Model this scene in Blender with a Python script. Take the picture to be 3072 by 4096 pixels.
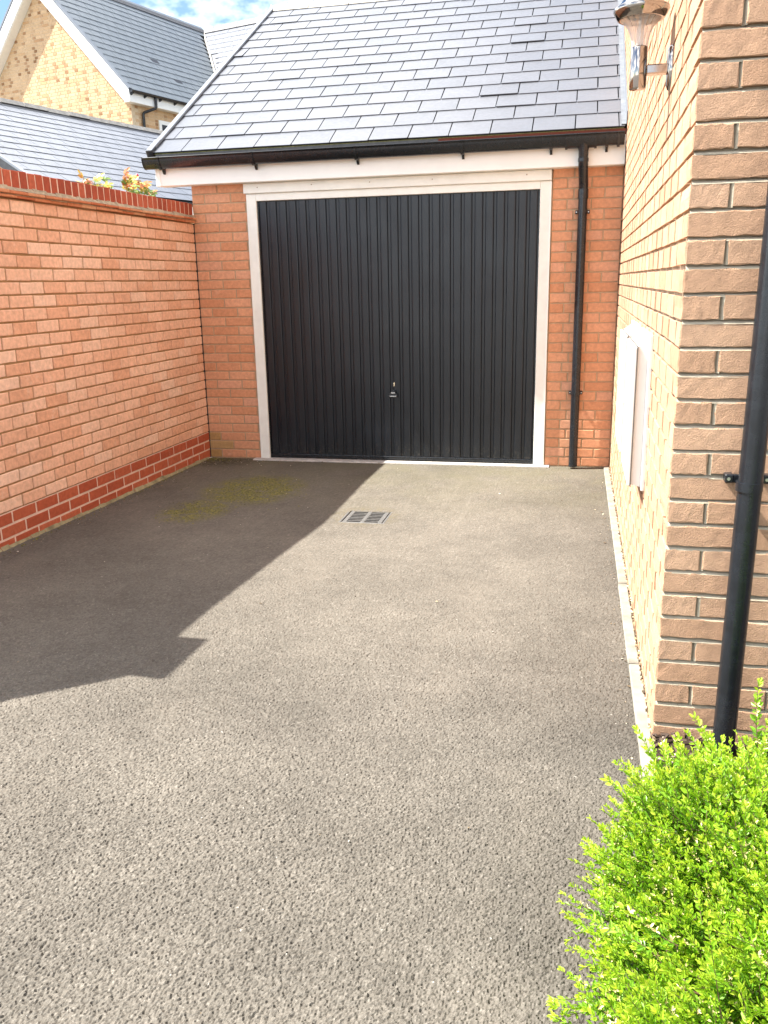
import bpy, math, random
import numpy as np
from mathutils import Matrix, Vector, Euler

random.seed(7)
rng = np.random.default_rng(11)
SC = bpy.context.scene
COL = SC.collection
for o in list(bpy.data.objects):
    bpy.data.objects.remove(o)

# ------------------------------------------------------------------ camera
CAM = Vector((3.1146, -6.8666, 1.4533))
RT = Vector((0.97608866, 0.21647967, -0.01968461))
UP = Vector((-0.03769748, 0.25776561, 0.9654718))
FW = Vector((-0.21407903, 0.94164401, -0.25976283))
FPX = 3409.83 / 3072.0
cd = bpy.data.cameras.new('camera')
cam = bpy.data.objects.new('camera', cd)
COL.objects.link(cam)
cd.sensor_fit = 'HORIZONTAL'
cd.sensor_width = 36.0
cd.lens = 36.0 * FPX
cd.clip_start = 0.05
cd.clip_end = 2000
cam.matrix_world = Matrix(((RT.x, UP.x, -FW.x, CAM.x), (RT.y, UP.y, -FW.y, CAM.y),
                           (RT.z, UP.z, -FW.z, CAM.z), (0, 0, 0, 1)))
SC.camera = cam
SC.render.resolution_x = 768
SC.render.resolution_y = 1024

# ------------------------------------------------------------------ light
SUN_TRAVEL = Vector((0.757, 0.108, -1.0)).normalized()
EL = math.asin(-SUN_TRAVEL.z)
AZ = math.atan2(-SUN_TRAVEL.x, -SUN_TRAVEL.y)          # clockwise from +Y
w = bpy.data.worlds.new('World')
SC.world = w
w.use_nodes = True
wt = w.node_tree
wt.nodes.clear()
wo = wt.nodes.new('ShaderNodeOutputWorld')
wb = wt.nodes.new('ShaderNodeBackground')
sky = wt.nodes.new('ShaderNodeTexSky')
sky.sky_type = 'NISHITA'
sky.sun_disc = False
sky.sun_elevation = EL
sky.sun_rotation = AZ
sky.air_density = 1.0
sky.dust_density = 0.2
sky.ozone_density = 3.0
sky.altitude = 800
wb.inputs['Strength'].default_value = 0.052
# broken fair-weather cloud over the whole dome
tc = wt.nodes.new('ShaderNodeTexCoord')
mp = wt.nodes.new('ShaderNodeMapping')
mp.inputs['Location'].default_value = (1.76, 1.93, -0.09)
mp.inputs['Scale'].default_value = (1.0, 1.0, 1.7)
wn = wt.nodes.new('ShaderNodeTexNoise')
wn.inputs['Scale'].default_value = 2.3
wn.inputs['Detail'].default_value = 7
wn.inputs['Roughness'].default_value = 0.58
cr = wt.nodes.new('ShaderNodeValToRGB')
cr.color_ramp.elements[0].position = 0.46
cr.color_ramp.elements[0].color = (0, 0, 0, 1)
cr.color_ramp.elements[1].position = 0.62
cr.color_ramp.elements[1].color = (.9, .9, .9, 1)
cm = wt.nodes.new('ShaderNodeMix')
cm.data_type = 'RGBA'
cm.inputs[7].default_value = (24.0, 23.4, 22.6, 1)
wt.links.new(tc.outputs['Generated'], mp.inputs['Vector'])
wt.links.new(mp.outputs[0], wn.inputs['Vector'])
wt.links.new(wn.outputs['Fac'], cr.inputs['Fac'])
wt.links.new(cr.outputs['Color'], cm.inputs[0])
wt.links.new(sky.outputs[0], cm.inputs[6])
wt.links.new(cm.outputs[2], wb.inputs['Color'])
wt.links.new(wb.outputs[0], wo.inputs['Surface'])
sd = bpy.data.lights.new('sun', 'SUN')
sd.energy = 3.6
sd.angle = math.radians(0.53)
sd.color = (1.0, 0.955, 0.885)
sun = bpy.data.objects.new('sun', sd)
COL.objects.link(sun)
sun.rotation_euler = SUN_TRAVEL.to_track_quat('-Z', 'Y').to_euler()
sun.location = (-6, -1, 9)

vs = SC.view_settings
vs.view_transform = 'Standard'
vs.look = 'None'
vs.gamma = 1.0
vs.use_curve_mapping = False
vs.exposure = 2.22
SC.render.engine = 'CYCLES'


# ------------------------------------------------------------------ helpers
def project(p):
    d = Vector(p) - CAM
    z = d.dot(FW)
    if z < 0.2:
        return None
    return (0.5 + FPX * d.dot(RT) / z, 2.0 / 3 - FPX * d.dot(UP) / z, z)   # u in 0..1, v in 0..1.333


def setp(o, label=None, cat=None, group=None, kind=None):
    if label: o['label'] = label
    if cat: o['category'] = cat
    if group: o['group'] = group
    if kind: o['kind'] = kind
    return o


def thing(name, label, cat, loc=(0, 0, 0), group=None):
    e = bpy.data.objects.new(name, None)
    e.empty_display_size = 0.1
    COL.objects.link(e)
    e.location = loc
    return setp(e, label, cat, group)


def link(name, me, parent=None, mw=None):
    o = bpy.data.objects.new(name, me)
    COL.objects.link(o)
    if parent is not None:
        o.parent = parent
        if parent.type == 'EMPTY':
            o.matrix_parent_inverse = Matrix.Translation(parent.location).inverted()
        else:
            o.matrix_parent_inverse = parent.matrix_basis.inverted()
    if mw is not None:
        o.matrix_basis = mw
    return o


class MB:
    """collects verts and faces, then becomes one mesh"""
    def __init__(s):
        s.v = []; s.f = []; s.sm = []

    def add(s, vs_, fs, smooth=False, m=None):
        b = len(s.v)
        if m is not None:
            vs_ = [m @ Vector(q) for q in vs_]
        s.v += [tuple(q) for q in vs_]
        s.f += [tuple(i + b for i in f) for f in fs]
        s.sm += [smooth] * len(fs)
        return s

    def box(s, x0, x1, y0, y1, z0, z1, m=None, bev=0.0):
        if bev <= 0:
            v = [(x, y, z) for x in (x0, x1) for y in (y0, y1) for z in (z0, z1)]
            f = [(0, 1, 3, 2), (4, 6, 7, 5), (0, 4, 5, 1), (2, 3, 7, 6), (0, 2, 6, 4), (1, 5, 7, 3)]
            return s.add(v, f, False, m)
        b = min(bev, (x1 - x0) * .45, (y1 - y0) * .45, (z1 - z0) * .45)
        v = []; idx = {}
        X = (x0, x1); Y = (y0, y1); Z = (z0, z1)
        for i in (0, 1):
            for j in (0, 1):
                for k in (0, 1):
                    sx = b if i == 0 else -b; sy = b if j == 0 else -b; sz = b if k == 0 else -b
                    idx[i, j, k, 'x'] = len(v); v.append((X[i], Y[j] + sy, Z[k] + sz))
                    idx[i, j, k, 'y'] = len(v); v.append((X[i] + sx, Y[j], Z[k] + sz))
                    idx[i, j, k, 'z'] = len(v); v.append((X[i] + sx, Y[j] + sy, Z[k]))
        f = []
        for i in (0, 1):
            q = [idx[i, 0, 0, 'x'], idx[i, 1, 0, 'x'], idx[i, 1, 1, 'x'], idx[i, 0, 1, 'x']]
            f.append(q if i else q[::-1])
            q = [idx[0, i, 0, 'y'], idx[1, i, 0, 'y'], idx[1, i, 1, 'y'], idx[0, i, 1, 'y']]
            f.append(q[::-1] if i else q)
            q = [idx[0, 0, i, 'z'], idx[1, 0, i, 'z'], idx[1, 1, i, 'z'], idx[0, 1, i, 'z']]
            f.append(q if i else q[::-1])
        for i in (0, 1):
            for j in (0, 1):
                f.append([idx[i, j, 0, 'x'], idx[i, j, 1, 'x'], idx[i, j, 1, 'y'], idx[i, j, 0, 'y']])
                f.append([idx[i, 0, j, 'x'], idx[i, 1, j, 'x'], idx[i, 1, j, 'z'], idx[i, 0, j, 'z']])
                f.append([idx[0, i, j, 'y'], idx[1, i, j, 'y'], idx[1, i, j, 'z'], idx[0, i, j, 'z']])
        for i in (0, 1):
            for j in (0, 1):
                for k in (0, 1):
                    f.append([idx[i, j, k, 'x'], idx[i, j, k, 'y'], idx[i, j, k, 'z']])
        return s.add(v, f, False, m)

    def tube(s, pts, r, n=12, cap=True, m=None):
        pts = [Vector(p) for p in pts]
        rr = r if isinstance(r, (list, tuple)) else [r] * len(pts)
        v = []; f = []
        prev = None
        for i, p in enumerate(pts):
            if i == 0: t = pts[1] - p
            elif i == len(pts) - 1: t = p - pts[i - 1]
            else: t = (pts[i + 1] - p).normalized() + (p - pts[i - 1]).normalized()
            t.normalize()
            a = prev if prev is not None else (Vector((0, 0, 1)) if abs(t.z) < .9 else Vector((1, 0, 0)))
            a = (a - t * a.dot(t)).normalized(); prev = a
            b = t.cross(a)
            for k in range(n):
                an = 2 * math.pi * k / n
                v.append(p + (a * math.cos(an) + b * math.sin(an)) * rr[i])
        for i in range(len(pts) - 1):
            for k in range(n):
                k2 = (k + 1) % n
                f.append((i * n + k, i * n + k2, (i + 1) * n + k2, (i + 1) * n + k))
        s.add(v, f, True, m)
        if cap:
            c0 = v[:n]; c1 = v[-n:]
            s.add(c0, [tuple(range(n))[::-1]], False, m)
            s.add(c1, [tuple(range(n))], False, m)
        return s

    def lathe(s, prof, n=24, m=None, flute=0.0, smooth=True):
        """prof: list of (r, z) about local z"""
        v = []; f = []
        for r, z in prof:
            for k in range(n):
                an = 2 * math.pi * k / n
                q = r * (1 + (flute if k % 2 else -flute))
                v.append((q * math.cos(an), q * math.sin(an), z))
        for i in range(len(prof) - 1):
            for k in range(n):
                k2 = (k + 1) % n
                f.append((i * n + k, i * n + k2, (i + 1) * n + k2, (i + 1) * n + k))
        return s.add(v, f, smooth, m)

    def prism(s, poly, a0, a1, axis='x', m=None, smooth=False):
        """poly of 2D points extruded along an axis; (y,z) for x, (x,z) for y, (x,y) for z"""
        n = len(poly)
        def P(q, a):
            return {'x': (a, q[0], q[1]), 'y': (q[0], a, q[1]), 'z': (q[0], q[1], a)}[axis]
        v = [P(q, a0) for q in poly] + [P(q, a1) for q in poly]
        f = [(i, (i + 1) % n, n + (i + 1) % n, n + i) for i in range(n)]
        s.add(v, f, smooth, m)
        s.add([P(q, a0) for q in poly], [tuple(range(n))[::-1]], False, m)
        s.add([P(q, a1) for q in poly], [tuple(range(n))], False, m)
        return s

    def mesh(s, name, mat):
        me = bpy.data.meshes.new(name)
        me.from_pydata(s.v, [], s.f)
        me.polygons.foreach_set('use_smooth', s.sm)
        if mat is not None:
            me.materials.append(mat)
        me.update()
        return me

    def build(s, name, mat, parent=None, mw=None):
        return link(name, s.mesh(name, mat), parent, mw)


# ------------------------------------------------------------------ materials
class NT:
    def __init__(s, name):
        s.m = bpy.data.materials.new(name)
        s.m.use_nodes = True
        s.t = s.m.node_tree
        s.b = s.t.nodes['Principled BSDF']
        s.out = s.t.nodes['Material Output']

    def n(s, typ, **kw):
        nd = s.t.nodes.new(typ)
        for k, v in kw.items():
            if k in nd.inputs: nd.inputs[k].default_value = v
            else: setattr(nd, k, v)
        return nd

    def l(s, a, b):
        s.t.links.new(a, b)

    def pos(s):
        if not hasattr(s, '_p'):
            s._p = s.n('ShaderNodeNewGeometry')
        return s._p.outputs['Position']

    def noise(s, scale, detail=4, rough=.55, vec=None, stretch=None):
        nd = s.n('ShaderNodeTexNoise', Scale=scale, Detail=detail, Roughness=rough)
        v = vec or s.pos()
        if stretch:
            mp = s.n('ShaderNodeMapping'); mp.inputs['Scale'].default_value = stretch
            s.l(v, mp.inputs['Vector']); v = mp.outputs[0]
        s.l(v, nd.inputs['Vector'])
        return nd.outputs['Fac']

    def ramp(s, fac, stops, interp='LINEAR'):
        r = s.n('ShaderNodeValToRGB')
        r.color_ramp.interpolation = interp
        e = r.color_ramp.elements
        while len(e) < len(stops): e.new(0.5)
        for i, (p, c) in enumerate(stops):
            e[i].position = p
            c = (c, c, c) if isinstance(c, (int, float)) else c
            e[i].color = (*c, 1)
        s.l(fac, r.inputs['Fac'])
        return r.outputs['Color']

    def math(s, op, a, b=None, c=None):
        nd = s.n('ShaderNodeMath', operation=op)
        for i, q in enumerate((a, b, c)):
            if q is None: continue
            if isinstance(q, (int, float)): nd.inputs[i].default_value = q
            else: s.l(q, nd.inputs[i])
        return nd.outputs[0]

    def mix(s, fac, a, b, blend='MIX'):
        nd = s.n('ShaderNodeMix', data_type='RGBA', blend_type=blend)
        for i, q in ((0, fac), (6, a), (7, b)):
            if isinstance(q, (int, float)) and i == 0: nd.inputs[0].default_value = q
            elif isinstance(q, tuple): nd.inputs[i].default_value = (*q, 1)
            else: s.l(q, nd.inputs[i])
        return nd.outputs[2]

    def bump(s, h, strength=.4, dist=.002):
        nd = s.n('ShaderNodeBump', Strength=strength, Distance=dist)
        s.l(h, nd.inputs['Height'])
        s.l(nd.outputs[0], s.b.inputs['Normal'])

    def rnd(s):
        """random per object and per loose piece"""
        oi = s.n('ShaderNodeObjectInfo')
        s.pos()
        return s.math('FRACT', s.math('ADD', oi.outputs['Random'], s._p.outputs['Random Per Island']))

    def color(s, c):
        if isinstance(c, tuple): s.b.inputs['Base Color'].default_value = (*c, 1)
        else: s.l(c, s.b.inputs['Base Color'])

    def rough(s, r):
        if isinstance(r, (int, float)): s.b.inputs['Roughness'].default_value = r
        else: s.l(r, s.b.inputs['Roughness'])


def brick_mat(name, stops, mott=(.82, 1.12), bs=180, bstr=.5, bdist=.0015, rough=.88, stain=None, salts=0.0, lowf=.6):
    M = NT(name)
    c = M.ramp(M.rnd(), stops)
    c = M.mix(1.0, c, M.ramp(M.noise(38, 5, .6), [(.3, mott[0]), (.7, mott[1])]), 'MULTIPLY')
    c = M.mix(1.0, c, M.ramp(M.noise(1.7, 3), [(.3, .92), (.7, 1.06)]), 'MULTIPLY')
    if salts:
        sf = M.ramp(M.noise(9, 6, .68), [(.60, 0.0), (.74, salts)])
        c = M.mix(sf, c, (.78, .62, .50))
    if stain:
        sc = M.ramp(M.noise(14, 4, .6), [(.62, 0.0), (.75, .6)])
        c = M.mix(sc, c, stain)
    M.color(c)
    M.rough(rough)
    M.b.inputs['Specular IOR Level'].default_value = .25
    h = M.math('ADD', M.noise(bs, 6, .7), M.math('MULTIPLY', M.noise(bs * .25, 3), lowf))
    M.bump(h, bstr, bdist)
    return M.m


def plain_mat(name, col, rough=.5, spec=.5, metal=0.0, nscale=None, namp=(.9, 1.08), bump=None):
    M = NT(name)
    if nscale:
        M.color(M.mix(1.0, col, M.ramp(M.noise(nscale, 5, .6), [(.3, namp[0]), (.7, namp[1])]), 'MULTIPLY'))
    else:
        M.color(col)
    M.rough(rough)
    M.b.inputs['Specular IOR Level'].default_value = spec
    M.b.inputs['Metallic'].default_value = metal
    if bump:
        M.bump(M.noise(bump[0], 5, .65), bump[1], bump[2])
    return M.m


M_ORANGE = brick_mat('orange_brick', [(0, (.68, .365, .23)), (.3, (.74, .43, .29)), (.75, (.77, .47, .325)), (1, (.79, .53, .39))],
                     salts=.45, bs=220, bstr=.35, bdist=.001)
M_GORANGE = brick_mat('garage_orange_brick', [(0, (.57, .265, .140)), (.35, (.62, .305, .17)), (.8, (.65, .33, .19)), (1, (.63, .335, .215))],
                      salts=.18, bs=200, bstr=.4, bdist=.001)
M_PLINTH = brick_mat('red_plinth_brick', [(0, (.36, .080, .038)), (.6, (.42, .10, .048)), (1, (.46, .125, .062))], bs=260, bstr=.25, bdist=.0008, salts=.15)
M_COPING = brick_mat('red_coping_brick', [(0, (.30, .065, .036)), (.5, (.38, .085, .045)), (1, (.44, .115, .062))], bs=200, bstr=.4, bdist=.001)
M_CREASE = brick_mat('creasing_tile', [(0, (.48, .15, .07)), (.5, (.55, .22, .11)), (1, (.60, .33, .19))], bs=120, bstr=.5, bdist=.0015)
M_BUFF = brick_mat('buff_brick', [(0, (.50, .295, .18)), (.4, (.55, .335, .21)), (.8, (.58, .365, .235)), (1, (.53, .32, .20))],
                   bs=230, bstr=1.0, bdist=.0055, mott=(.86, 1.1), lowf=.3)
M_NBRICK = brick_mat('cream_multi_brick', [(0, (.58, .40, .23)), (.6, (.63, .45, .27)), (.9, (.57, .37, .20)), (1, (.48, .29, .15))],
                     bs=150, bstr=.3)
M_NHEAD = brick_mat('multi_header_brick', [(0, (.60, .43, .26)), (.55, (.57, .39, .23)), (.66, (.48, .30, .165)), (.9, (.38, .22, .11)), (1, (.26, .14, .065))], bs=150, bstr=.3)
M_GBRICK_MOSS = brick_mat('mossy_brick', [(0, (.42, .24, .09)), (1, (.46, .30, .14))], stain=(.09, .09, .03))


def mortar_mat(name, c, amp=(.85, 1.1), bstr=.6):
    return plain_mat(name, c, .95, .15, nscale=24, namp=amp, bump=(90, bstr, .003))


M_MORT_W = mortar_mat('tan_mortar', (.33, .205, .10))
M_MORT_P = mortar_mat('pink_mortar', (.68, .50, .40))
M_MORT_G = mortar_mat('garage_mortar', (.45, .32, .20))
M_MORT_H = mortar_mat('grey_cream_mortar', (.41, .355, .265))
M_MORT_N = mortar_mat('cream_mortar', (.62, .50, .34))
M_MORT_C = mortar_mat('weathered_mortar', (.44, .36, .25), (.55, 1.2))


def slate_mat(name, c0, c1, stains=True):
    M = NT(name)
    c = M.ramp(M.rnd(), [(0, c0), (1, c1)])
    c = M.mix(1.0, c, M.ramp(M.noise(5, 4, .6), [(.3, .93), (.7, 1.06)]), 'MULTIPLY')
    if stains:
        c = M.mix(M.ramp(M.noise(7.5, 6, .72), [(.70, 0.0), (.80, .35)]), c, (.45, .43, .38))
    M.color(c)
    M.rough(M.ramp(M.noise(30, 4), [(.3, .30), (.7, .42)]))
    M.bump(M.noise(90, 4, .6), .15, .0012)
    return M.m


M_SLATE = slate_mat('blue_grey_slate', (.098, .107, .124), (.118, .126, .143))
M_SLATE_N = slate_mat('pale_grey_slate', (.120, .131, .152), (.134, .145, .166), False)
M_SLATE_H = slate_mat('house_slate', (.135, .155, .168), (.155, .175, .188), False)
M_DECK = plain_mat('roof_underlay', (.018, .018, .02), .9, .1)
M_UNDERLAY = plain_mat('red_brown_felt', (.10, .03, .02), .9, .1, nscale=40)
M_RIDGE = plain_mat('ridge_tile_grey', (.38, .36, .32), .75, .3, nscale=12, namp=(.7, 1.15), bump=(80, .4, .002))
M_VERGE = plain_mat('verge_grey', (.17, .19, .215), .4, .5, nscale=6)
M_LEAD = plain_mat('lead_flashing', (.15, .165, .185), .45, .5, nscale=18, namp=(.75, 1.15))
M_WHITE = plain_mat('white_upvc', (.84, .86, .83), .38, .5, nscale=5, namp=(.95, 1.02))
M_WPAINT = plain_mat('white_painted_timber', (.80, .82, .77), .5, .4, nscale=9, namp=(.92, 1.03))
M_METER = plain_mat('white_meter_box', (.66, .65, .62), .35, .5, nscale=8, namp=(.96, 1.02))
M_BLACK = plain_mat('black_plastic', (.009, .011, .014), .27, .5, nscale=25, namp=(.8, 1.5))
M_BLACKD = plain_mat('dusty_black_plastic', (.020, .020, .021), .38, .5, nscale=30, namp=(.6, 1.8))
M_STEEL = plain_mat('screw_steel', (.55, .55, .55), .3, .5, metal=1.0)
M_CHROME = plain_mat('polished_steel', (.36, .335, .31), .10, .5, metal=1.0)
M_IRON = plain_mat('cast_iron_grey', (.115, .113, .108), .55, .5, nscale=60, namp=(.7, 1.25), bump=(120, .4, .001))
M_PIT = plain_mat('pit_shade', (.006, .005, .004), .95, .1)
M_CONC = plain_mat('kerb_concrete', (.27, .25, .205), .92, .2, nscale=11, namp=(.6, 1.15), bump=(150, .5, .002))
M_SILL = plain_mat('threshold_concrete', (.50, .49, .46), .9, .2, nscale=20, namp=(.7, 1.1), bump=(150, .5, .002))
M_MOSS = plain_mat('moss', (.12, .12, .05), .95, .1, nscale=60, namp=(.5, 1.3))
M_SOIL = plain_mat('dark_soil', (.035, .025, .018), .97, .1, nscale=45, namp=(.5, 1.5), bump=(60, 1.0, .01))
M_GROUND = plain_mat('far_paving', (.17, .16, .15), .95, .2, nscale=3, namp=(.85, 1.1))
M_GLASSDK = plain_mat('window_glass', (.02, .025, .03), .06, .6)


def door_mat():
    M = NT('dark_grey_door_paint')
    c = M.mix(M.ramp(M.noise(2.2, 5, .65), [(.35, 0.0), (.75, 1.0)]), (.005, .0075, .0115), (.009, .0128, .0185))
    g = M.n('ShaderNodeSeparateXYZ'); M.l(M.pos(), g.inputs[0])
    # splash dirt thrown up from the ground along the bottom edge
    low = M.math('SUBTRACT', .20, g.outputs['Z'])
    f = M.math('MULTIPLY', M.ramp(low, [(0.0, 0.0), (.2, .8)]), M.ramp(M.noise(55, 6, .7), [(.52, 0.0), (.70, 1.0)]))
    c = M.mix(f, c, (.11, .10, .08))
    M.color(c)
    M.rough(M.ramp(M.noise(4, 4), [(.3, .28), (.7, .40)]))
    M.bump(M.noise(420, 2, .5), .22, .0006)
    return M.m


M_DOOR = door_mat()


def asphalt_mat():
    M = NT('worn_macadam')
    at = M.n('ShaderNodeAttribute', attribute_name='chip')
    base = M.ramp(at.outputs['Fac'], [(0, (.092, .082, .067)), (.4, (.116, .104, .086)), (.8, (.140, .126, .105)), (1, (.21, .191, .161))])
    fine = M.ramp(M.noise(330, 4, .7), [(.25, .72), (.75, 1.28)])
    c = M.mix(1.0, base, fine, 'MULTIPLY')
    c = M.mix(1.0, c, M.ramp(M.noise(1.1, 5, .62), [(.3, .80), (.7, 1.15)]), 'MULTIPLY')
    c = M.mix(1.0, c, M.ramp(M.noise(5.5, 5, .65), [(.3, .90), (.7, 1.08)]), 'MULTIPLY')
    c = M.mix(M.ramp(M.noise(2.1, 4, .6, stretch=(1, .6, 1)), [(.56, 0.0), (.72, .35)]), c, (.165, .145, .118))
    c = M.mix(M.ramp(M.noise(1.0, 5, .7, stretch=(9, .45, 1)), [(.60, 0.0), (.72, .28)]), c, (.20, .18, .15))
    g = M.n('ShaderNodeSeparateXYZ'); M.l(M.pos(), g.inputs[0])
    X, Y = g.outputs['X'], g.outputs['Y']
    # darker, less worn strip beside the kerb and bed
    kf = M.math('ADD', M.math('MULTIPLY', M.math('SUBTRACT', X, 2.55), 1.15), M.math('MULTIPLY', M.math('SUBTRACT', M.noise(3.0, 5, .65), .5), 1.2))
    c = M.mix(1.0, c, M.ramp(kf, [(.25, 1.0), (1.0, .74)]), 'MULTIPLY')
    # olive algae film near the garage
    alg = M.math('MULTIPLY', M.ramp(M.math('ADD', M.math('MULTIPLY', Y, .42), 1.0), [(.25, 0.0), (1.0, .6)]),
                 M.ramp(M.noise(2.4, 4, .6), [(.35, .2), (.65, 1.0)]))
    c = M.mix(alg, c, (.135, .125, .075))
    # moss patch
    def blob(x, y, rx, ry):
        a = M.math('DIVIDE', M.math('SUBTRACT', X, x), rx)
        b = M.math('DIVIDE', M.math('SUBTRACT', Y, y), ry)
        d = M.math('ADD', M.math('MULTIPLY', a, a), M.math('MULTIPLY', b, b))
        return M.math('MAXIMUM', M.math('SUBTRACT', 1.0, d), 0.0)
    bl = M.math('MAXIMUM', blob(.82, -1.10, .42, .52), M.math('MULTIPLY', blob(.66, -1.75, .26, .36), .8))
    mf = M.math('MULTIPLY', bl, M.ramp(M.noise(9, 9, .80), [(.40, 0.0), (.62, 1.0)]))
    mf = M.math('MINIMUM', M.math('MULTIPLY', mf, 1.7), .70)
    c = M.mix(mf, c, M.mix(M.ramp(M.noise(60, 4), [(.4, 0.0), (.6, 1.0)]), (.062, .058, .016), (.21, .195, .03)))
    # silt round the gully
    si = M.math('MULTIPLY', blob(1.81, -1.66, .27, .27), M.ramp(M.noise(22, 6, .7), [(.40, 0.0), (.60, .8)]))
    c = M.mix(si, c, (.105, .088, .045))
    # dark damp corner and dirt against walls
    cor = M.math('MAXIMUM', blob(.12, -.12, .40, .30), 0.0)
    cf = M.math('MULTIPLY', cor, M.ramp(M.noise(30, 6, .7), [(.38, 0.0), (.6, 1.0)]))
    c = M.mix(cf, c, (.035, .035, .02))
    # scattered bright grit
    gr = M.ramp(M.noise(95, 2, .5), [(.735, 0.0), (.76, .8)])
    c = M.mix(gr, c, (.40, .37, .33))
    M.color(c)
    M.rough(.93)
    M.b.inputs['Specular IOR Level'].default_value = .2
    M.bump(M.noise(260, 5, .7), .7, .003)
    return M.m


M_ASPHALT = asphalt_mat()


def leaf_mat(name, stops, attr='age', trans=.42):
    M = NT(name)
    at = M.n('ShaderNodeAttribute', attribute_name=attr)
    f = M.math('ADD', M.math('MULTIPLY', at.outputs['Fac'], .75), M.math('MULTIPLY', M.rnd(), .25))
    c = M.ramp(f, stops)
    M.color(c)
    M.rough(.38)
    M.b.inputs['Specular IOR Level'].default_value = .45
    tr = M.n('ShaderNodeBsdfTranslucent')
    tc = M.mix(1.0, c, (1.25, 1.15, .55), 'MULTIPLY')
    M.l(tc, tr.inputs['Color'])
    mx = M.n('ShaderNodeMixShader'); mx.inputs[0].default_value = trans
    M.l(M.b.outputs[0], mx.inputs[1]); M.l(tr.outputs[0], mx.inputs[2])
    M.l(mx.outputs[0], M.out.inputs['Surface'])
    return M.m


M_LEAF = leaf_mat('shrub_leaf', [(0, (.05, .15, .010)), (.3, (.15, .33, .016)), (.65, (.30, .50, .028)), (1, (.52, .62, .07))])
M_FLOWER = plain_mat('cream_flower', (.62, .52, .26), .6, .3)
M_TWIG = plain_mat('shrub_twig', (.12, .075, .045), .8, .2)
M_ROSEG = plain_mat('rose_leaf_green', (.16, .26, .05), .45, .4, nscale=40)
M_ROSEY = plain_mat('rose_leaf_yellow', (.55, .45, .08), .45, .4, nscale=40)
M_ROSEO = plain_mat('rose_leaf_bronze', (.42, .15, .04), .45, .4, nscale=40)
M_ROSEB = plain_mat('rose_bud_red', (.55, .03, .06), .4, .5)
M_ROSES = plain_mat('rose_stem', (.14, .15, .05), .6, .3)


def glass_mat():
    M = NT('clear_lantern_plastic')
    t = M.t
    M.color((.80, .76, .72))
    M.rough(.12)
    tr = M.n('ShaderNodeBsdfTransparent'); tr.inputs[0].default_value = (.95, .93, .92, 1)
    mx = M.n('ShaderNodeMixShader'); mx.inputs[0].default_value = .62
    M.l(M.b.outputs[0], mx.inputs[1]); M.l(tr.outputs[0], mx.inputs[2])
    M.l(mx.outputs[0], M.out.inputs['Surface'])
    return M.m


M_LGLASS = glass_mat()

# ------------------------------------------------------------------ ground
bm = MB()
bm.add([(-300, -300, -.06), (300, -300, -.06), (300, 600, -.06), (-300, 600, -.06)], [(0, 1, 2, 3)])
setp(bm.build('ground', M_GROUND), kind='structure')

GX0, GX1, GY0, GY1 = 1.675, 1.955, -1.80, -1.53     # gully opening


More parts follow.
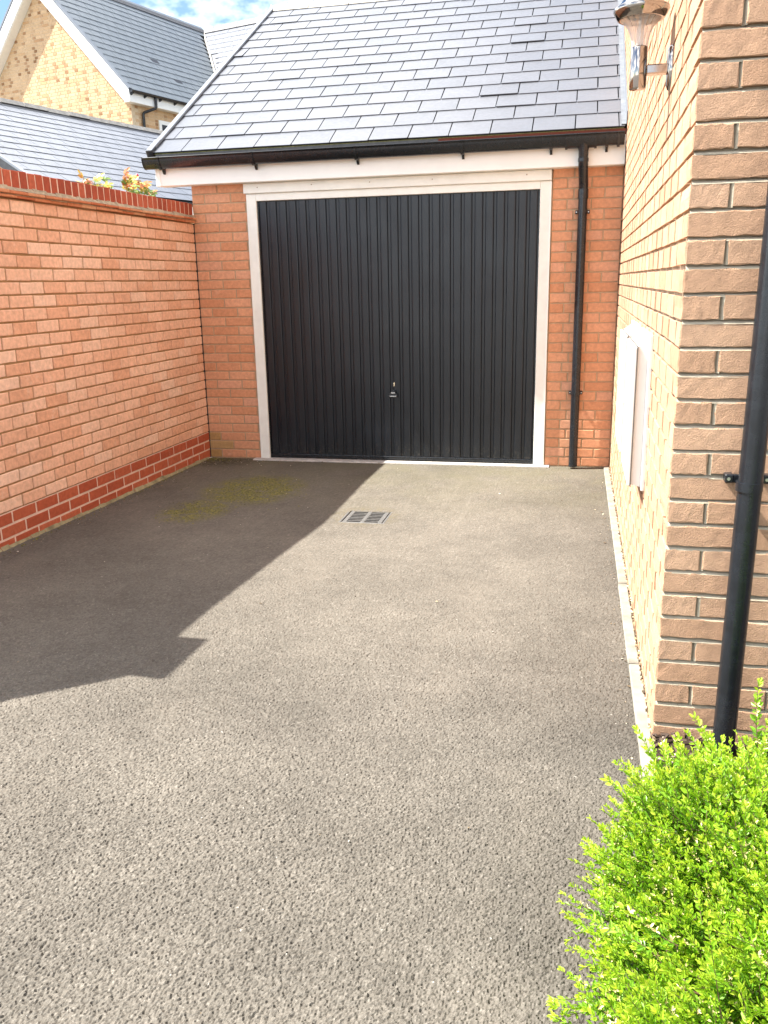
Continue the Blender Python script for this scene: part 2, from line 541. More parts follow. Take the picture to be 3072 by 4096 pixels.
def make_drive():
    ys = [-6.3]
    y = -6.3
    while y < 0.0:
        y += max(.0036, .0037 * ((y + 6.87) / 2.0) ** 1.35)
        ys.append(min(y, 0.0))
    ys = np.array(ys)
    nxc = 640
    xl = np.interp(ys, [-6.3, -4.5, -2.9, 0.0], [1.25, .62, -.12, -.12])
    tt = np.linspace(0, 1, nxc)
    X = xl[:, None] + (3.3545 - xl[:, None]) * tt[None, :]
    Y = np.repeat(ys[:, None], nxc, 1)
    nx, ny = nxc, len(ys)
    cs = .0072
    gx = np.floor(X / cs).astype(np.int64); gy = np.floor(Y / cs).astype(np.int64)

    def hsh(a, b, k):
        h = (a * 73856093) ^ (b * 19349663) ^ (k * 83492791)
        h = (h ^ (h >> 13)) * 1274126177
        h = h & 0x7fffffff
        h = (h ^ (h >> 16)) & 0xffff
        return h / 65535.0
    best = np.full(X.shape, 9e9); cid = np.zeros(X.shape); ch = np.zeros(X.shape); tilt = np.zeros(X.shape)
    for i in (-1, 0, 1):
        for j in (-1, 0, 1):
            a, b = gx + i, gy + j
            px = (a + hsh(a, b, 1)) * cs; py = (b + hsh(a, b, 2)) * cs
            d = np.hypot(X - px, Y - py)
            m = d < best
            best = np.where(m, d, best)
            cid = np.where(m, hsh(a, b, 3), cid)
            ch = np.where(m, hsh(a, b, 4), ch)
            tilt = np.where(m, (X - px) * (hsh(a, b, 5) - .5) + (Y - py) * (hsh(a, b, 6) - .5), tilt)
    dome = np.clip(1 - (best / (cs * .75)) ** 2, 0, 1)
    amp = np.clip(1.1 - (Y + 5.6) / 4.5, .25, 1.0)
    Z = (ch ** 1.6 * .0036 + dome ** .6 * .0034 - .004 + tilt * .95) * amp
    # broad unevenness and a slight rise towards the boundary wall
    Z += .004 * np.sin(X * 2.1 + 1.0) * np.sin(Y * 1.7) - .003
    Z += .024 * np.clip((1.4 - X) / 1.4, 0, 1) * np.clip(-Y / 3.0, 0, 1.3)
    zb = Z
    Z += .035 * np.clip((-Y - 1.9) / 1.6, 0, 1) * np.clip((3.2 - X) / 1.7, 0, 1) * np.clip(X / 1.2, 0, 1)
    Z -= .018 * np.exp(-((X - 1.81) ** 2 + (Y + 1.66) ** 2) / .5)
    hole = (X > GX0) & (X < GX1) & (Y > GY0) & (Y < GY1)
    Z = np.where(hole, -.05, Z)
    co = np.stack([X, Y, Z], -1).reshape(-1, 3).astype(np.float32)
    idx = np.arange(nx * ny).reshape(ny, nx)
    q = np.stack([idx[:-1, :-1], idx[:-1, 1:], idx[1:, 1:], idx[1:, :-1]], -1).reshape(-1, 4).astype(np.int32)
    me = bpy.data.meshes.new('driveway')
    me.vertices.add(len(co)); me.vertices.foreach_set('co', co.ravel())
    me.loops.add(q.size); me.loops.foreach_set('vertex_index', q.ravel())
    me.polygons.add(len(q))
    me.polygons.foreach_set('loop_start', np.arange(0, q.size, 4, dtype=np.int32))
    me.polygons.foreach_set('loop_total', np.full(len(q), 4, dtype=np.int32))
    me.polygons.foreach_set('use_smooth', np.zeros(len(q), bool))
    at = me.attributes.new('chip', 'FLOAT', 'POINT')
    at.data.foreach_set('value', (cid * .75 + .25 * dome).ravel().astype(np.float32))
    me.update(calc_edges=True)
    me.materials.append(M_ASPHALT)
    o = link('driveway', me)
    return setp(o, kind='structure')


make_drive()
# the parts of the drive outside the picture
mb = MB()
mb.add([(-.12, -2.9, .020), (-.12, -9.2, .03), (1.25, -9.2, .03), (1.27, -6.3, .030), (.64, -4.5, .030)], [(0, 1, 2, 3, 4)])
mb.add([(1.25, -9.2, .035), (3.3545, -9.2, -.008), (3.3545, -6.29, -.008), (1.25, -6.29, .035)], [(0, 1, 2, 3)])
ap = setp(mb.build('driveway_apron', M_ASPHALT), kind='structure')
ac = ap.data.attributes.new('chip', 'FLOAT', 'POINT')
ac.data.foreach_set('value', [.5] * len(ap.data.vertices))
setp(MB().box(3.40, 8.0, -9.2, -4.20, -.05, .012).build('planting_bed', M_SOIL), kind='structure')

# ------------------------------------------------------------------ brick pieces
_bc = {}


def brick_mesh(L, H, D, mat, var, ch=.004, jit=.001, nx=1, nz=1):
    key = (round(L, 3), round(H, 3), round(D, 3), mat.name, var, nx, nz, ch)
    if key in _bc: return _bc[key]
    r = random.Random(hash(key[:3]) + var * 97)
    J = lambda: r.uniform(-jit, jit)
    v = []; f = []
    g = {}
    for j in range(nz + 1):
        for i in range(nx + 1):
            x = -L / 2 + ch + (L - 2 * ch) * i / nx
            z = -H / 2 + ch + (H - 2 * ch) * j / nz
            g[i, j] = len(v); v.append((x + J(), J() * .15, z + J()))
    for j in range(nz):
        for i in range(nx):
            f.append((g[i, j], g[i + 1, j], g[i + 1, j + 1], g[i, j + 1]))
    loop = [(i, 0) for i in range(nx)] + [(nx, j) for j in range(nz)] + [(i, nz) for i in range(nx, 0, -1)] + [(0, j) for j in range(nz, 0, -1)]
    o1 = []; o2 = []
    for i, j in loop:
        x = -L / 2 + L * i / nx; z = -H / 2 + H * j / nz
        jx, jz = J(), J()
        o1.append(len(v)); v.append((x + jx, ch, z + jz))
        o2.append(None)
    n = len(loop)
    for k, (i, j) in enumerate(loop):
        x, y, z = v[o1[k]]
        o2[k] = len(v); v.append((x, D, z))
    for k in range(n):
        k2 = (k + 1) % n
        a, b = g[loop[k]], g[loop[k2]]
        f.append((a, o1[k], o1[k2], b))
        f.append((o1[k], o2[k], o2[k2], o1[k2]))
    me = bpy.data.meshes.new('brick')
    me.from_pydata(v, [], f)
    me.materials.append(mat)
    me.update()
    _bc[key] = me
    return me


def pieces(name, parent, entries, limit=300, rest_name=None, drop_out=False):
    """entries: (mesh, world matrix, area). The largest in the picture become parts, the rest one part."""
    sc = []
    for me, mw, area in entries:
        c = mw.translation
        p = project(c)
        if p is None or not (-.05 < p[0] < 1.05 and -.06 < p[1] < 1.40):
            s = -1.0
            if p is None or not (-.6 < p[0] < 1.6 and -.8 < p[1] < 2.2): s = -2.0
        else:
            nrm = (mw.to_3x3() @ Vector((0, -1, 0))).normalized()
            s = area * max(.02, nrm.dot((CAM - c).normalized())) / p[2] ** 2
        sc.append((s, me, mw))
    sc.sort(key=lambda q: -q[0])
    n = 0
    rest = []
    for s, me, mw in sc:
        if n < limit and s > 0:
            link(name, me, parent, mw); n += 1
        elif s > -2 or not drop_out:
            rest.append((me, mw))
    if rest:
        join_rest(rest_name or (name + '_field'), parent, rest)


def join_rest(name, parent, rest, attrs=()):
    V = []; F = []; base = 0; mats = []; MI = []
    cache = {}
    at = {a: [] for a in attrs}
    for me, mw in rest:
        if me.name not in cache:
            co = np.empty(len(me.vertices) * 3, np.float32); me.vertices.foreach_get('co', co)
            cache[me.name] = (co.reshape(-1, 3), [tuple(p.vertices) for p in me.polygons],
                              {a: np.array([d.value for d in me.attributes[a].data]) for a in attrs},
                              [p.material_index for p in me.polygons])
            for mm in me.materials:
                if mm not in mats: mats.append(mm)
        co, fs, av, mi = cache[me.name]
        m = np.array(mw)
        V.append(co @ m[:3, :3].T + m[:3, 3])
        F += [tuple(i + base for i in f) for f in fs]
        MI += [mats.index(me.materials[k]) for k in mi]
        for a in attrs: at[a].append(av[a])
        base += len(co)
    me = bpy.data.meshes.new(name)
    me.from_pydata(np.concatenate(V).tolist(), [], F)
    for mm in mats: me.materials.append(mm)
    me.polygons.foreach_set('material_index', MI)
    for a in attrs:
        A = me.attributes.new(a, 'FLOAT', 'POINT')
        A.data.foreach_set('value', np.concatenate(at[a]).astype(np.float32))
    me.update()
    o = link(name, me, parent)
    setp(o, kind='stuff')
    return o


C = .075
BH = .065
R90 = Matrix.Rotation(math.pi / 2, 4, 'Z')
RM90 = Matrix.Rotation(-math.pi / 2, 4, 'Z')


def jr(m=.0012, a=.004):
    return Matrix.Translation((0, random.uniform(-m, m), random.uniform(-m, m) * .7)) @ Matrix.Rotation(random.uniform(-a, a), 4, 'Y')


# ------------------------------------------------------------------ boundary wall
WT = Matrix.Rotation(-.0124, 4, 'Z')
WEND = -4.06
wall = thing('boundary_wall', 'orange brick boundary wall with red plinth and red soldier-course coping, left of the driveway', 'wall', (0, -2.0, 0))
MB().box(-.210, -.0075, WEND, -.003, .225, 1.952, m=WT).build('mortar_core', M_MORT_W, wall)
MB().box(-.212, -.0025, WEND, -.003, -.1, .224, m=WT).build('plinth_mortar', M_MORT_P, wall)
ent = []; pl = []
for k in range(26):
    z = C * k + BH / 2 + .005
    y = -.004
    first = .102 if k % 2 else .215
    L = first
    while y > WEND + .02:
        L = min(L, y - WEND)
        mat = M_PLINTH if k < 3 else M_ORANGE
        mw = WT @ Matrix.Translation((0, y - L / 2, z)) @ R90 @ jr(.0014, .005)
        (pl if k < 3 else ent).append((brick_mesh(L if k >= 3 else L - .003, BH if k >= 3 else .062, .05, mat, random.randrange(6), ch=.004 if k >= 3 else .002,
                                                  jit=.0014 if k >= 3 else .0006, nx=3), mw, L * BH))
        y -= L + .010
        L = .215
pieces('brick', wall, ent, 300, 'brick_field')
pieces('plinth_brick', wall, pl, 300)
# mortar fillet at the foot of the wall
mb = MB(); ys = np.linspace(-.05, WEND, 60)
for a, b in zip(ys[:-1], ys[1:]):
    w0 = .010 + .010 * random.random(); h0 = .004 + .012 * random.random()
    zb = .024 * min(1.3, -b / 3.0)
    mb.add([(-.01, a, zb + h0 + .02), (-.01, b, zb + h0 + .02), (w0, b, zb - .004), (w0, a, zb - .004)], [(0, 1, 2, 3)], m=WT)
mb.build('mortar_fillet', plain_mat('mossy_mortar', (.30, .26, .15), .95, .1, nscale=14, namp=(.5, 1.3)), wall)
# creasing tiles: two staggered layers, then a weathered haunch
for lay, (px, z0, z1, off) in enumerate([(.018, 1.955, 1.972, 0.0), (.034, 1.978, 1.994, .09)]):
    y = -.004 + 0
    first = True
    while y > WEND + .02:
        L = (.165 - off) if first else .165
        first = False
        L = min(L, y - WEND)
        mb = MB().box(-.215 - px, px + random.uniform(-.004, .004), y - L, y - .003, z0 + random.uniform(-.002, .002), z1 + random.uniform(-.002, .002), m=WT, bev=.003)
        mb.build('creasing_tile', M_CREASE, wall)
        y -= L
MB().box(-.222, .012, WEND, -.004, 1.968, 1.981, m=WT).build('bedding_mortar', M_MORT_C, wall)
mb = MB(); ys = np.linspace(-.006, WEND, 90)
pr = [.030 + random.uniform(-.010, .002) for _ in ys]
for i in range(len(ys) - 1):
    a, b = ys[i], ys[i + 1]
    zz = 2.020 + random.uniform(-.006, .004)
    mb.add([(pr[i], a, 1.995), (pr[i + 1], b, 1.995), (.004, b, zz), (.004, a, zz), (-.21, a, zz), (-.21, b, zz)], [(0, 3, 2, 1), (3, 4, 5, 2)], m=WT)
mb.build('mortar_haunch', M_MORT_C, wall)
MB().box(-.205, -.0015, WEND, -.004, 2.0, 2.102, m=WT).build('coping_mortar', M_MORT_P, wall)
ent = []
y = -.006
while y > WEND + .05:
    me = brick_mesh(.092, .062, .212, M_COPING, random.randrange(6), ch=.003, jit=.0012, nx=2)
    # stood on edge: long face vertical
    mw = WT @ Matrix.Translation((.002 + random.uniform(-.002, .002), y - .0325, 2.060 + random.uniform(-.002, .002))) @ R90 @ Matrix.Rotation(math.pi / 2 + random.uniform(-.02, .02), 4, 'Y')
    ent.append((me, mw, .006))
    y -= .075
pieces('coping_brick', wall, ent, 300)
MB().box(-.012, .006, -.0055, .004, .0, 1.95).build('movement_joint', M_BLACKD, wall)
# end pier and added shadow-casting ramp, beyond the left edge of the picture
MB().box(-.29, .057, -4.382, -4.07, -.1, 2.11, m=WT).build('pier_core', M_MORT_W, wall)
MB().box(-.33, .095, -4.42, -4.04, 2.126, 2.165, m=WT, bev=.006).build('pier_cap', M_MORT_C, wall)
ent = []
for k in range(28):
    z = C * k + BH / 2 + .005
    mt = M_PLINTH if k < 3 else M_ORANGE
    for a, L in (((-4.39, .215), (-4.165, .095)) if k % 2 else ((-4.39, .095), (-4.285, .215))):
        ent.append((brick_mesh(L, BH, .05, mt, random.randrange(4), nx=2), WT @ Matrix.Translation((.065, a + L / 2, z)) @ R90 @ jr(), L * BH))
    for a, L in (((-.30, .215), (-.075, .138)) if k % 2 else ((-.30, .138), (-.152, .215))):
        ent.append((brick_mesh(L, BH, .05, mt, random.randrange(4), nx=2), WT @ Matrix.Translation((a + L / 2, -4.39, z)) @ jr(), L * BH))
join_rest('pier_bricks', wall, [(a, b) for a, b, c_ in ent])
mb = MB()
mb.prism([(-4.395, -.1), (-4.395, 2.12), (-4.44, 2.05), (-4.63, 1.68), (-5.20, .62), (-5.20, -.1)], -.21, 0.0, 'x', m=WT)  # unseen ramp added, profile shaped to cast the slanting shadow edge on the drive
mb.build('shadow_ramp', M_ORANGE, wall)

# ------------------------------------------------------------------ garage
gar = thing('garage', 'orange brick single garage with slate roof and dark ribbed up-and-over door', 'garage', (1.7, 0, 0))
XF0, XD0, XD1, XF1 = .473, .557, 2.800, 2.885
mb = MB()
mb.box(.002, .470, .006, .22, -.1, 2.236)
mb.box(2.888, 3.398, .006, .22, -.1, 2.236)
mb.box(.470, 2.888, .10, .22, 2.11, 2.236)
mb.box(.002, .11, .22, 6.25, -.1, 2.40)
mb.box(3.288, 3.396, .22, 6.25, -.1, 2.40)
mb.box(.11, 3.288, 6.14, 6.25, -.1, 2.40)
mb.build('mortar_core', M_MORT_G, gar)
MB().prism([(.0, 2.40), (6.25, 2.40), (3.125, 4.24)], .003, .11, 'x').build('gable_wall', M_MORT_G, gar)
ent = []
for k in range(30):
    z = C * k + BH / 2 + .005
    L1 = [.102, .215, .468 - .337] if k % 2 == 0 else [.215, .215 + .013]
    L2 = [.102, .165, .215] if k % 2 == 0 else [.150, .212, .120]
    for x0, Ls in ((.002, L1), (2.893, L2)):
        x = x0
        for L in Ls:
            mat = M_GORANGE
            if k < 3 and x < .05 and x0 < 1: mat = M_GBRICK_MOSS
            ent.append((brick_mesh(L, BH, .05, mat, random.randrange(6), ch=.0035, jit=.0014, nx=3),
                        Matrix.Translation((x + L / 2, 0, z)) @ jr(.0012, .005), L * BH))
            x += L + .010
pieces('brick', gar, ent, 300)
# roof ---------------------------------------------------------------
PIT = math.radians(30.5)
EY, EZ = -.112, 2.479
CP, SP = math.cos(PIT), math.sin(PIT)
GAUGE = .2412
roof = MB().prism([(EY + .03, EZ - .055), (EY + .03, EZ - .006), (3.125, EZ - .006 + (3.125 - EY - .03) * math.tan(PIT)),
                   (6.33, EZ - .03), (6.33, EZ - .055), (3.125, EZ - .06 + (3.125 - EY) * math.tan(PIT))], -.245, 3.395, 'x').build('roof', M_DECK, gar)
_sl = {}


def slate_mesh(W, L, T, mat, var=0):
    key = (round(W, 3), L, T, mat.name, var)
    if key in _sl: return _sl[key]
    r = random.Random(var * 31 + 5)
    J = lambda: r.uniform(-.0012, .0012)
    # local: x width, y up the slope from the tail at 0, z thickness
    v = [(-W / 2 + J(), J(), 0), (W / 2 + J(), J(), 0), (W / 2, L, 0), (-W / 2, L, 0)]
    v += [(x, y, T) for x, y, _ in v]
    f = [(0, 3, 2, 1), (4, 5, 6, 7), (0, 1, 5, 4), (1, 2, 6, 5), (2, 3, 7, 6), (3, 0, 4, 7)]
    me = bpy.data.meshes.new('slate')
    me.from_pydata(v, [], f); me.materials.append(mat); me.update()
    _sl[key] = me
    return me


def slate_rows(frame, x0, x1, rows, offs, W, gauge, mat, lift, T=.0055, jit=.003, first=0.0):
    """frame: matrix whose x runs along the eave, y up the slope, z off the roof"""
    out = []
    pitch = W + .009
    W0 = W
    for i in range(rows):
        x = x0
        # first joint right of x0
        j0 = offs[i % 2]
        k = math.ceil((x0 + .03 - j0) / pitch)
        cuts = [x0]
        while j0 + k * pitch < x1 - .03:
            cuts.append(j0 + k * pitch); k += 1
        cuts.append(x1)
        for a, b in zip(cuts[:-1], cuts[1:]):
            w_ = b - a - .009
            li = lift() + .002
            L = gauge * 1.22 + (first if i == 0 else 0)
            tilt = -(li + .006) / L
            mw = frame @ Matrix.Translation(((a + b) / 2, i * gauge + (first if i else 0) + random.uniform(-jit, jit) * .5, .008 + li)) @ \
                Matrix.Rotation(tilt, 4, 'X') @ Matrix.Rotation(random.uniform(-.003, .003), 4, 'Z') @ Matrix.Rotation(random.uniform(-.003, .003), 4, 'Y')
            wq = round(w_ * 200) / 200 if abs(w_ - W) > .004 else W
            me = slate_mesh(wq, round(L, 3), T, mat, random.randrange(4))
            out.append((me, mw, w_ * gauge))
    return out


def face_frame(o, xdir, updir):
    x = Vector(xdir).normalized(); y = Vector(updir).normalized(); z = x.cross(y)
    return Matrix(((x.x, y.x, z.x, o[0]), (x.y, y.y, z.y, o[1]), (x.z, y.z, z.z, o[2]), (0, 0, 0, 1)))


def slate_pieces(name, parent, entries, limit=300, rest='slate_field'):
    ent = []
    for me, mw, a in entries:
        c = mw.translation; p = project(c)
        n = (mw.to_3x3() @ Vector((0, 0, 1)))
        if p is None or not (-.04 < p[0] < 1.04 and -.06 < p[1] < 1.4): s = -1
        else: s = a * max(.01, n.dot((CAM - c).normalized())) / p[2] ** 2
        ent.append((s, me, mw))
    ent.sort(key=lambda q: -q[0])
    left = []
    for i, (s, me, mw) in enumerate(ent):
        if i < limit and s > 0: link(name, me, parent, mw)
        else: left.append((me, mw))
    if left: join_rest(rest, parent, left)


fr = face_frame((0, EY, EZ), (1, 0, 0), (0, CP, SP))
lift = lambda: (random.random() ** 16) * .007 + random.uniform(0, .001)
E1 = slate_rows(fr, -.255, 3.388, 16, (-.010, .1435), .296, GAUGE, M_SLATE, lift, first=.013)
slate_pieces('slate', roof, [e for e in E1], 300)
# moss along the eave and the felt behind the gutter
mb = MB()
xs = np.linspace(-.24, 3.38, 260)
for a, b in zip(xs[:-1], xs[1:]):
    h = .003 + .010 * max(0, math.sin(a * 7.1) * .5 + random.uniform(-.3, .6)) * (1.3 if a > .6 else .6)
    mb.add([(a, EY - .003, EZ - .002 - h), (b, EY - .003, EZ - .002 - h), (b, EY - .001, EZ + .004), (a, EY - .001, EZ + .004)], [(0, 1, 2, 3)])
setp(mb.build('eave_moss', M_MOSS, roof), kind='stuff')
MB().box(-.23, 2.05, EY - .008, EY + .002, 2.435, EZ - .004).build('eave_gap_shade', M_BLACKD, roof)  # black strip, the shade of the gap behind the gutter put into its colour
MB().box(2.05, 3.392, EY - .009, EY + .002, 2.435, EZ - .004).build('eave_felt', M_UNDERLAY, roof)
# verge on the left: grey capping over a dark edge, with the end stop
mb = MB()
vf = face_frame((-.2785, EY, EZ), (1, 0, 0), (0, CP, SP))
mb.box(-.022, .026, .06, 3.72, .012, .034, m=vf, bev=.004)
mb.build('verge_capping', M_VERGE, roof)
MB().box(-.020, .020, .0, 3.72, -.07, .012, m=vf).build('verge_edge', M_BLACKD, roof)
MB().box(-.026, .030, -.015, .075, -.05, .038, m=vf, bev=.004).build('verge_end_stop', M_BLACKD, roof)
mb = MB(); mb.box(-.024, .028, -.012, .20, .030, .040, m=vf, bev=.003)
mb.build('verge_starter', M_VERGE, roof)
RZ = EZ + (3.125 - EY) * math.tan(PIT)
MB().prism([(3.0, RZ - .08), (3.125, RZ + .045), (3.25, RZ - .08)], -.318, -.30, 'x').build('ridge_end_cap', M_VERGE, roof)
x = -.30
while x < 3.38:
    x2 = min(x + .45, 3.39)
    mb = MB(); dz = random.uniform(-.003, .003)
    mb.prism([(2.985, RZ - .062 + dz), (2.995, RZ - .045 + dz), (3.10, RZ + .028 + dz), (3.15, RZ + .028 + dz), (3.255, RZ - .045 + dz), (3.265, RZ - .062 + dz), (3.125, RZ + .0 + dz)], x + .004, x2 - .004, 'x')
    mb.build('ridge_tile', M_RIDGE, roof)
    x = x2
MB().prism([(3.0, RZ - .075), (3.125, RZ + .012), (3.25, RZ - .075)], -.29, 3.39, 'x').build('ridge_bedding', M_BLACKD, roof)
ff = face_frame((3.388, EY, EZ), (1, 0, 0), (0, CP, SP))
mb = MB()
mb.box(-.028, .008, .01, 3.7, .020, .024, m=ff)
mb.box(.006, .0105, .01, 3.7, .022, .11, m=ff)
mb.build('lead_flashing', M_LEAD, roof)
# rear slope, unseen from the drive
MB().box(-.25, 3.39, 0, 3.75, 0, .012, m=face_frame((0, 6.35, EZ), (1, 0, 0), (0, -CP, SP))).build('rear_slates', M_SLATE, roof)

# eaves --------------------------------------------------------------
fas = MB().box(-.235, 3.397, -.100, -.082, 2.240, 2.436, bev=.002).build('fascia', M_WHITE, gar)
MB().box(-.252, -.212, -.104, -.060, 2.237, 2.437, bev=.002).build('corner_trim', M_WHITE, fas)
MB().box(-.230, 3.397, -.081, .004, 2.2385, 2.247).build('soffit', M_WPAINT, gar)
MB().prism([(-.06, 2.24), (-.06, 2.43), (3.125, RZ - .10), (3.125, RZ - .27)], -.248, -.232, 'x').build('bargeboard', M_WHITE, gar)
# gutter
GCY, GCZ, GR, GQ = -.158, 2.440, .057, 1.40


def gutter_profile(r, t=.003, lip=True):
    pts = []
    for i in range(15):
        a = math.pi + math.pi * i / 14
        pts.append((GCY + r * math.cos(a), GCZ + GQ * r * math.sin(a)))
    inner = [(GCY + (r - t) * math.cos(math.pi + math.pi * i / 14), GCZ + GQ * (r - t) * math.sin(math.pi + math.pi * i / 14)) for i in range(14, -1, -1)]
    return pts + [(GCY + r, GCZ + .004), (GCY + r - t, GCZ + .004)] + inner + [(GCY - r + t, GCZ + .004), (GCY - r - .003, GCZ + .004), (GCY - r - .003, GCZ - .006)]


gut = MB().prism(gutter_profile(GR), -.300, 3.385, 'x', smooth=True).build('gutter', M_BLACK, gar)
mb = MB()
mb.prism([(GCY + (GR + .004) * math.cos(math.pi + math.pi * i / 14), GCZ + .006 + GQ * (GR + .006) * math.sin(math.pi + math.pi * i / 14)) for i in range(15)], -.307, -.299, 'x')
mb.build('stop_end', M_BLACK, gut)
for bx in (-.170, .612, 1.432, 2.236, 2.876, 3.265):
    mb = MB()
    mb.prism(gutter_profile(GR + .007, .006), bx - .011, bx + .011, 'x', smooth=True)
    mb.prism([(-.101, 2.330), (-.101, 2.41), (-.112, 2.41), (-.14, 2.365), (-.122, 2.337), (-.106, 2.325)], bx - .009, bx + .009, 'x')
    mb.build('bracket', M_BLACK, gut)
mb = MB().prism(gutter_profile(GR + .006, .0045), 2.975, 3.195, 'x', smooth=True)
mb.prism(gutter_profile(GR + .010, .004), 2.975, 2.992, 'x', smooth=True)
mb.prism(gutter_profile(GR + .010, .004), 3.178, 3.195, 'x', smooth=True)
mb.build('running_outlet', M_BLACK, gut)
MB().prism(gutter_profile(GR + .008, .004), 3.335, 3.352, 'x', smooth=True).build('union', M_BLACKD, gut)
# downpipe
PX, PR = 3.114, .0335
PY = -.062
dp = MB().tube([(PX, PY, 2.06), (PX, PY, .012)], PR, 20).build('downpipe', M_BLACK, gar)
mb = MB()
mb.tube([(PX - .010, GCY, 2.385), (PX - .009, GCY, 2.335), (PX - .008, GCY, 2.265), (PX - .007, GCY + .012, 2.235), (PX - .002, PY - .018, 2.155), (PX, PY, 2.125), (PX, PY, 2.04)],
        [.048, .0345, .0345, .0345, .0345, .0345, .0345], 20)
mb.tube([(PX - .008, GCY, 2.285), (PX - .008, GCY, 2.262)], .0380, 20)
mb.tube([(PX, PY, 2.085), (PX, PY, 2.02)], .0380, 20)
mb.build('swan_neck', M_BLACK, dp)
for cz in (1.930, .594):
    mb = MB().tube([(PX, PY, cz - .012), (PX, PY, cz + .012)], PR + .004, 20)
    mb.box(PX - .052, PX + .052, -.010, -.001, cz - .013, cz + .013, bev=.003)
    for sx in (-1, 1):
        mb.box(PX + sx * .043 - .010, PX + sx * .043 + .010, -.030, -.005, cz - .013, cz + .013, bev=.003)
    cl = mb.build('pipe_clip', M_BLACK, dp)
    mb = MB()
    for sx in (-1, 1):
        mb.tube([(PX + sx * .044, -.0295, cz), (PX + sx * .044, -.0325, cz)], .0045, 8)
    mb.build('clip_screws', M_STEEL, dp)

# door frame -----------------------------------------------------------
frm = MB().box(XD0, XD1, -.012, .09, 2.105, 2.1605, bev=.002).build('door_frame', M_WPAINT, gar)
MB().box(XF0, XD0 - .0005, -.0125, .09, .004, 2.1600, bev=.003).build('jamb', M_WPAINT, frm)
MB().box(XD1 + .0005, XF1, -.0125, .09, .004, 2.1600, bev=.003).build('jamb', M_WPAINT, frm)
MB().box(XF0 + .004, XF0 + .016, -.016, -.010, .01, 2.155).build('edge_bead', M_WPAINT, frm)
MB().box(XF1 - .014, XF1 - .002, -.017, -.010, .01, 2.155).build('edge_bead', M_WHITE, frm)
hb = MB().box(.459, 2.884, -.032, .06, 2.1615, 2.2365, bev=.004).build('header_board', M_WPAINT, frm)
mb = MB()
for nx_ in (.58, 1.03, 1.50, 1.99, 2.70):
    mb.tube([(nx_, -.032, 2.205 + random.uniform(-.006, .006)), (nx_, -.0345, 2.205)], .0042, 8)
mb.build('fixing_heads', plain_mat('rusty_fixing', (.36, .26, .17), .7), frm)
MB().box(.42, 2.93, -.075, .06, -.05, .007, bev=.003).build('threshold', M_SILL, gar)

# door -------------------------------------------------------------------
DY = .022
door = MB().box(XD0 + .003, XD1 - .003, DY, DY + .03, .018, 2.104).build('door', M_DOOR, gar)
NR = 27
wr = (XD1 - XD0 - .006) / NR
for i in range(NR):
    a = XD0 + .003 + wr * i + .0075; b = a + wr - .015
    mb = MB()
    mb.prism([(a, DY + .002), (b, DY + .002), (b - .007, DY - .010), (b - .014, DY - .0108), (a + .014, DY - .0108), (a + .007, DY - .010)], .050, 2.098, 'z')
    mb.build('rib', M_DOOR, door)
MB().box(XD0 + .004, XD1 - .004, DY - .015, DY + .004, .014, .044, bev=.003).build('bottom_rail', M_BLACK, door)
for a in (XD0 + .001, XD1 - .012):
    MB().box(a, a + .011, DY - .018, DY + .01, .012, 2.100).build('edge_channel', M_BLACK, door)
HX, HZ = 1.656, .566
mb = MB()
mb.tube([(HX, DY - .010, HZ + .02), (HX, DY - .020, HZ + .02)], .021, 18)
mb.tube([(HX, DY - .018, HZ + .015), (HX, DY - .040, HZ + .012)], .012, 12)
mb.prism([(HX - .040, HZ - .022), (HX + .040, HZ - .022), (HX + .037, HZ - .002), (HX + .022, HZ + .018), (HX + .009, HZ + .034), (HX - .009, HZ + .034), (HX - .020, HZ + .018), (HX - .034, HZ - .002)], DY - .055, DY - .038, 'y')
mb.box(HX - .036, HX + .036, DY - .060, DY - .050, HZ - .018, HZ - .006, bev=.003)
mb.build('handle', M_BLACK, door)
MB().box(HX - .026, HX + .028, DY - .0640, DY - .0598, HZ - .016, HZ - .009).build('handle_edge_glint', M_STEEL, door)  # steel bar added as the glint along the black handle
MB().box(HX - .014, HX + .016, DY - .0585, DY - .0552, HZ + .010, HZ + .020).build('handle_top_glint', M_STEEL, door)  # steel patch set on as a second painted highlight
mb = MB().tube([(HX + .003, DY - .010, HZ + .088), (HX + .003, DY - .015, HZ + .088)], .0075, 12)
mb.prism([(HX - .001, HZ + .064), (HX + .007, HZ + .064), (HX + .009, HZ + .088), (HX - .003, HZ + .088)], DY - .0145, DY - .0115, 'y')
mb.build('lock_cylinder', plain_mat('brass_lock', (.75, .66, .48), .25, .5, metal=.8), door)

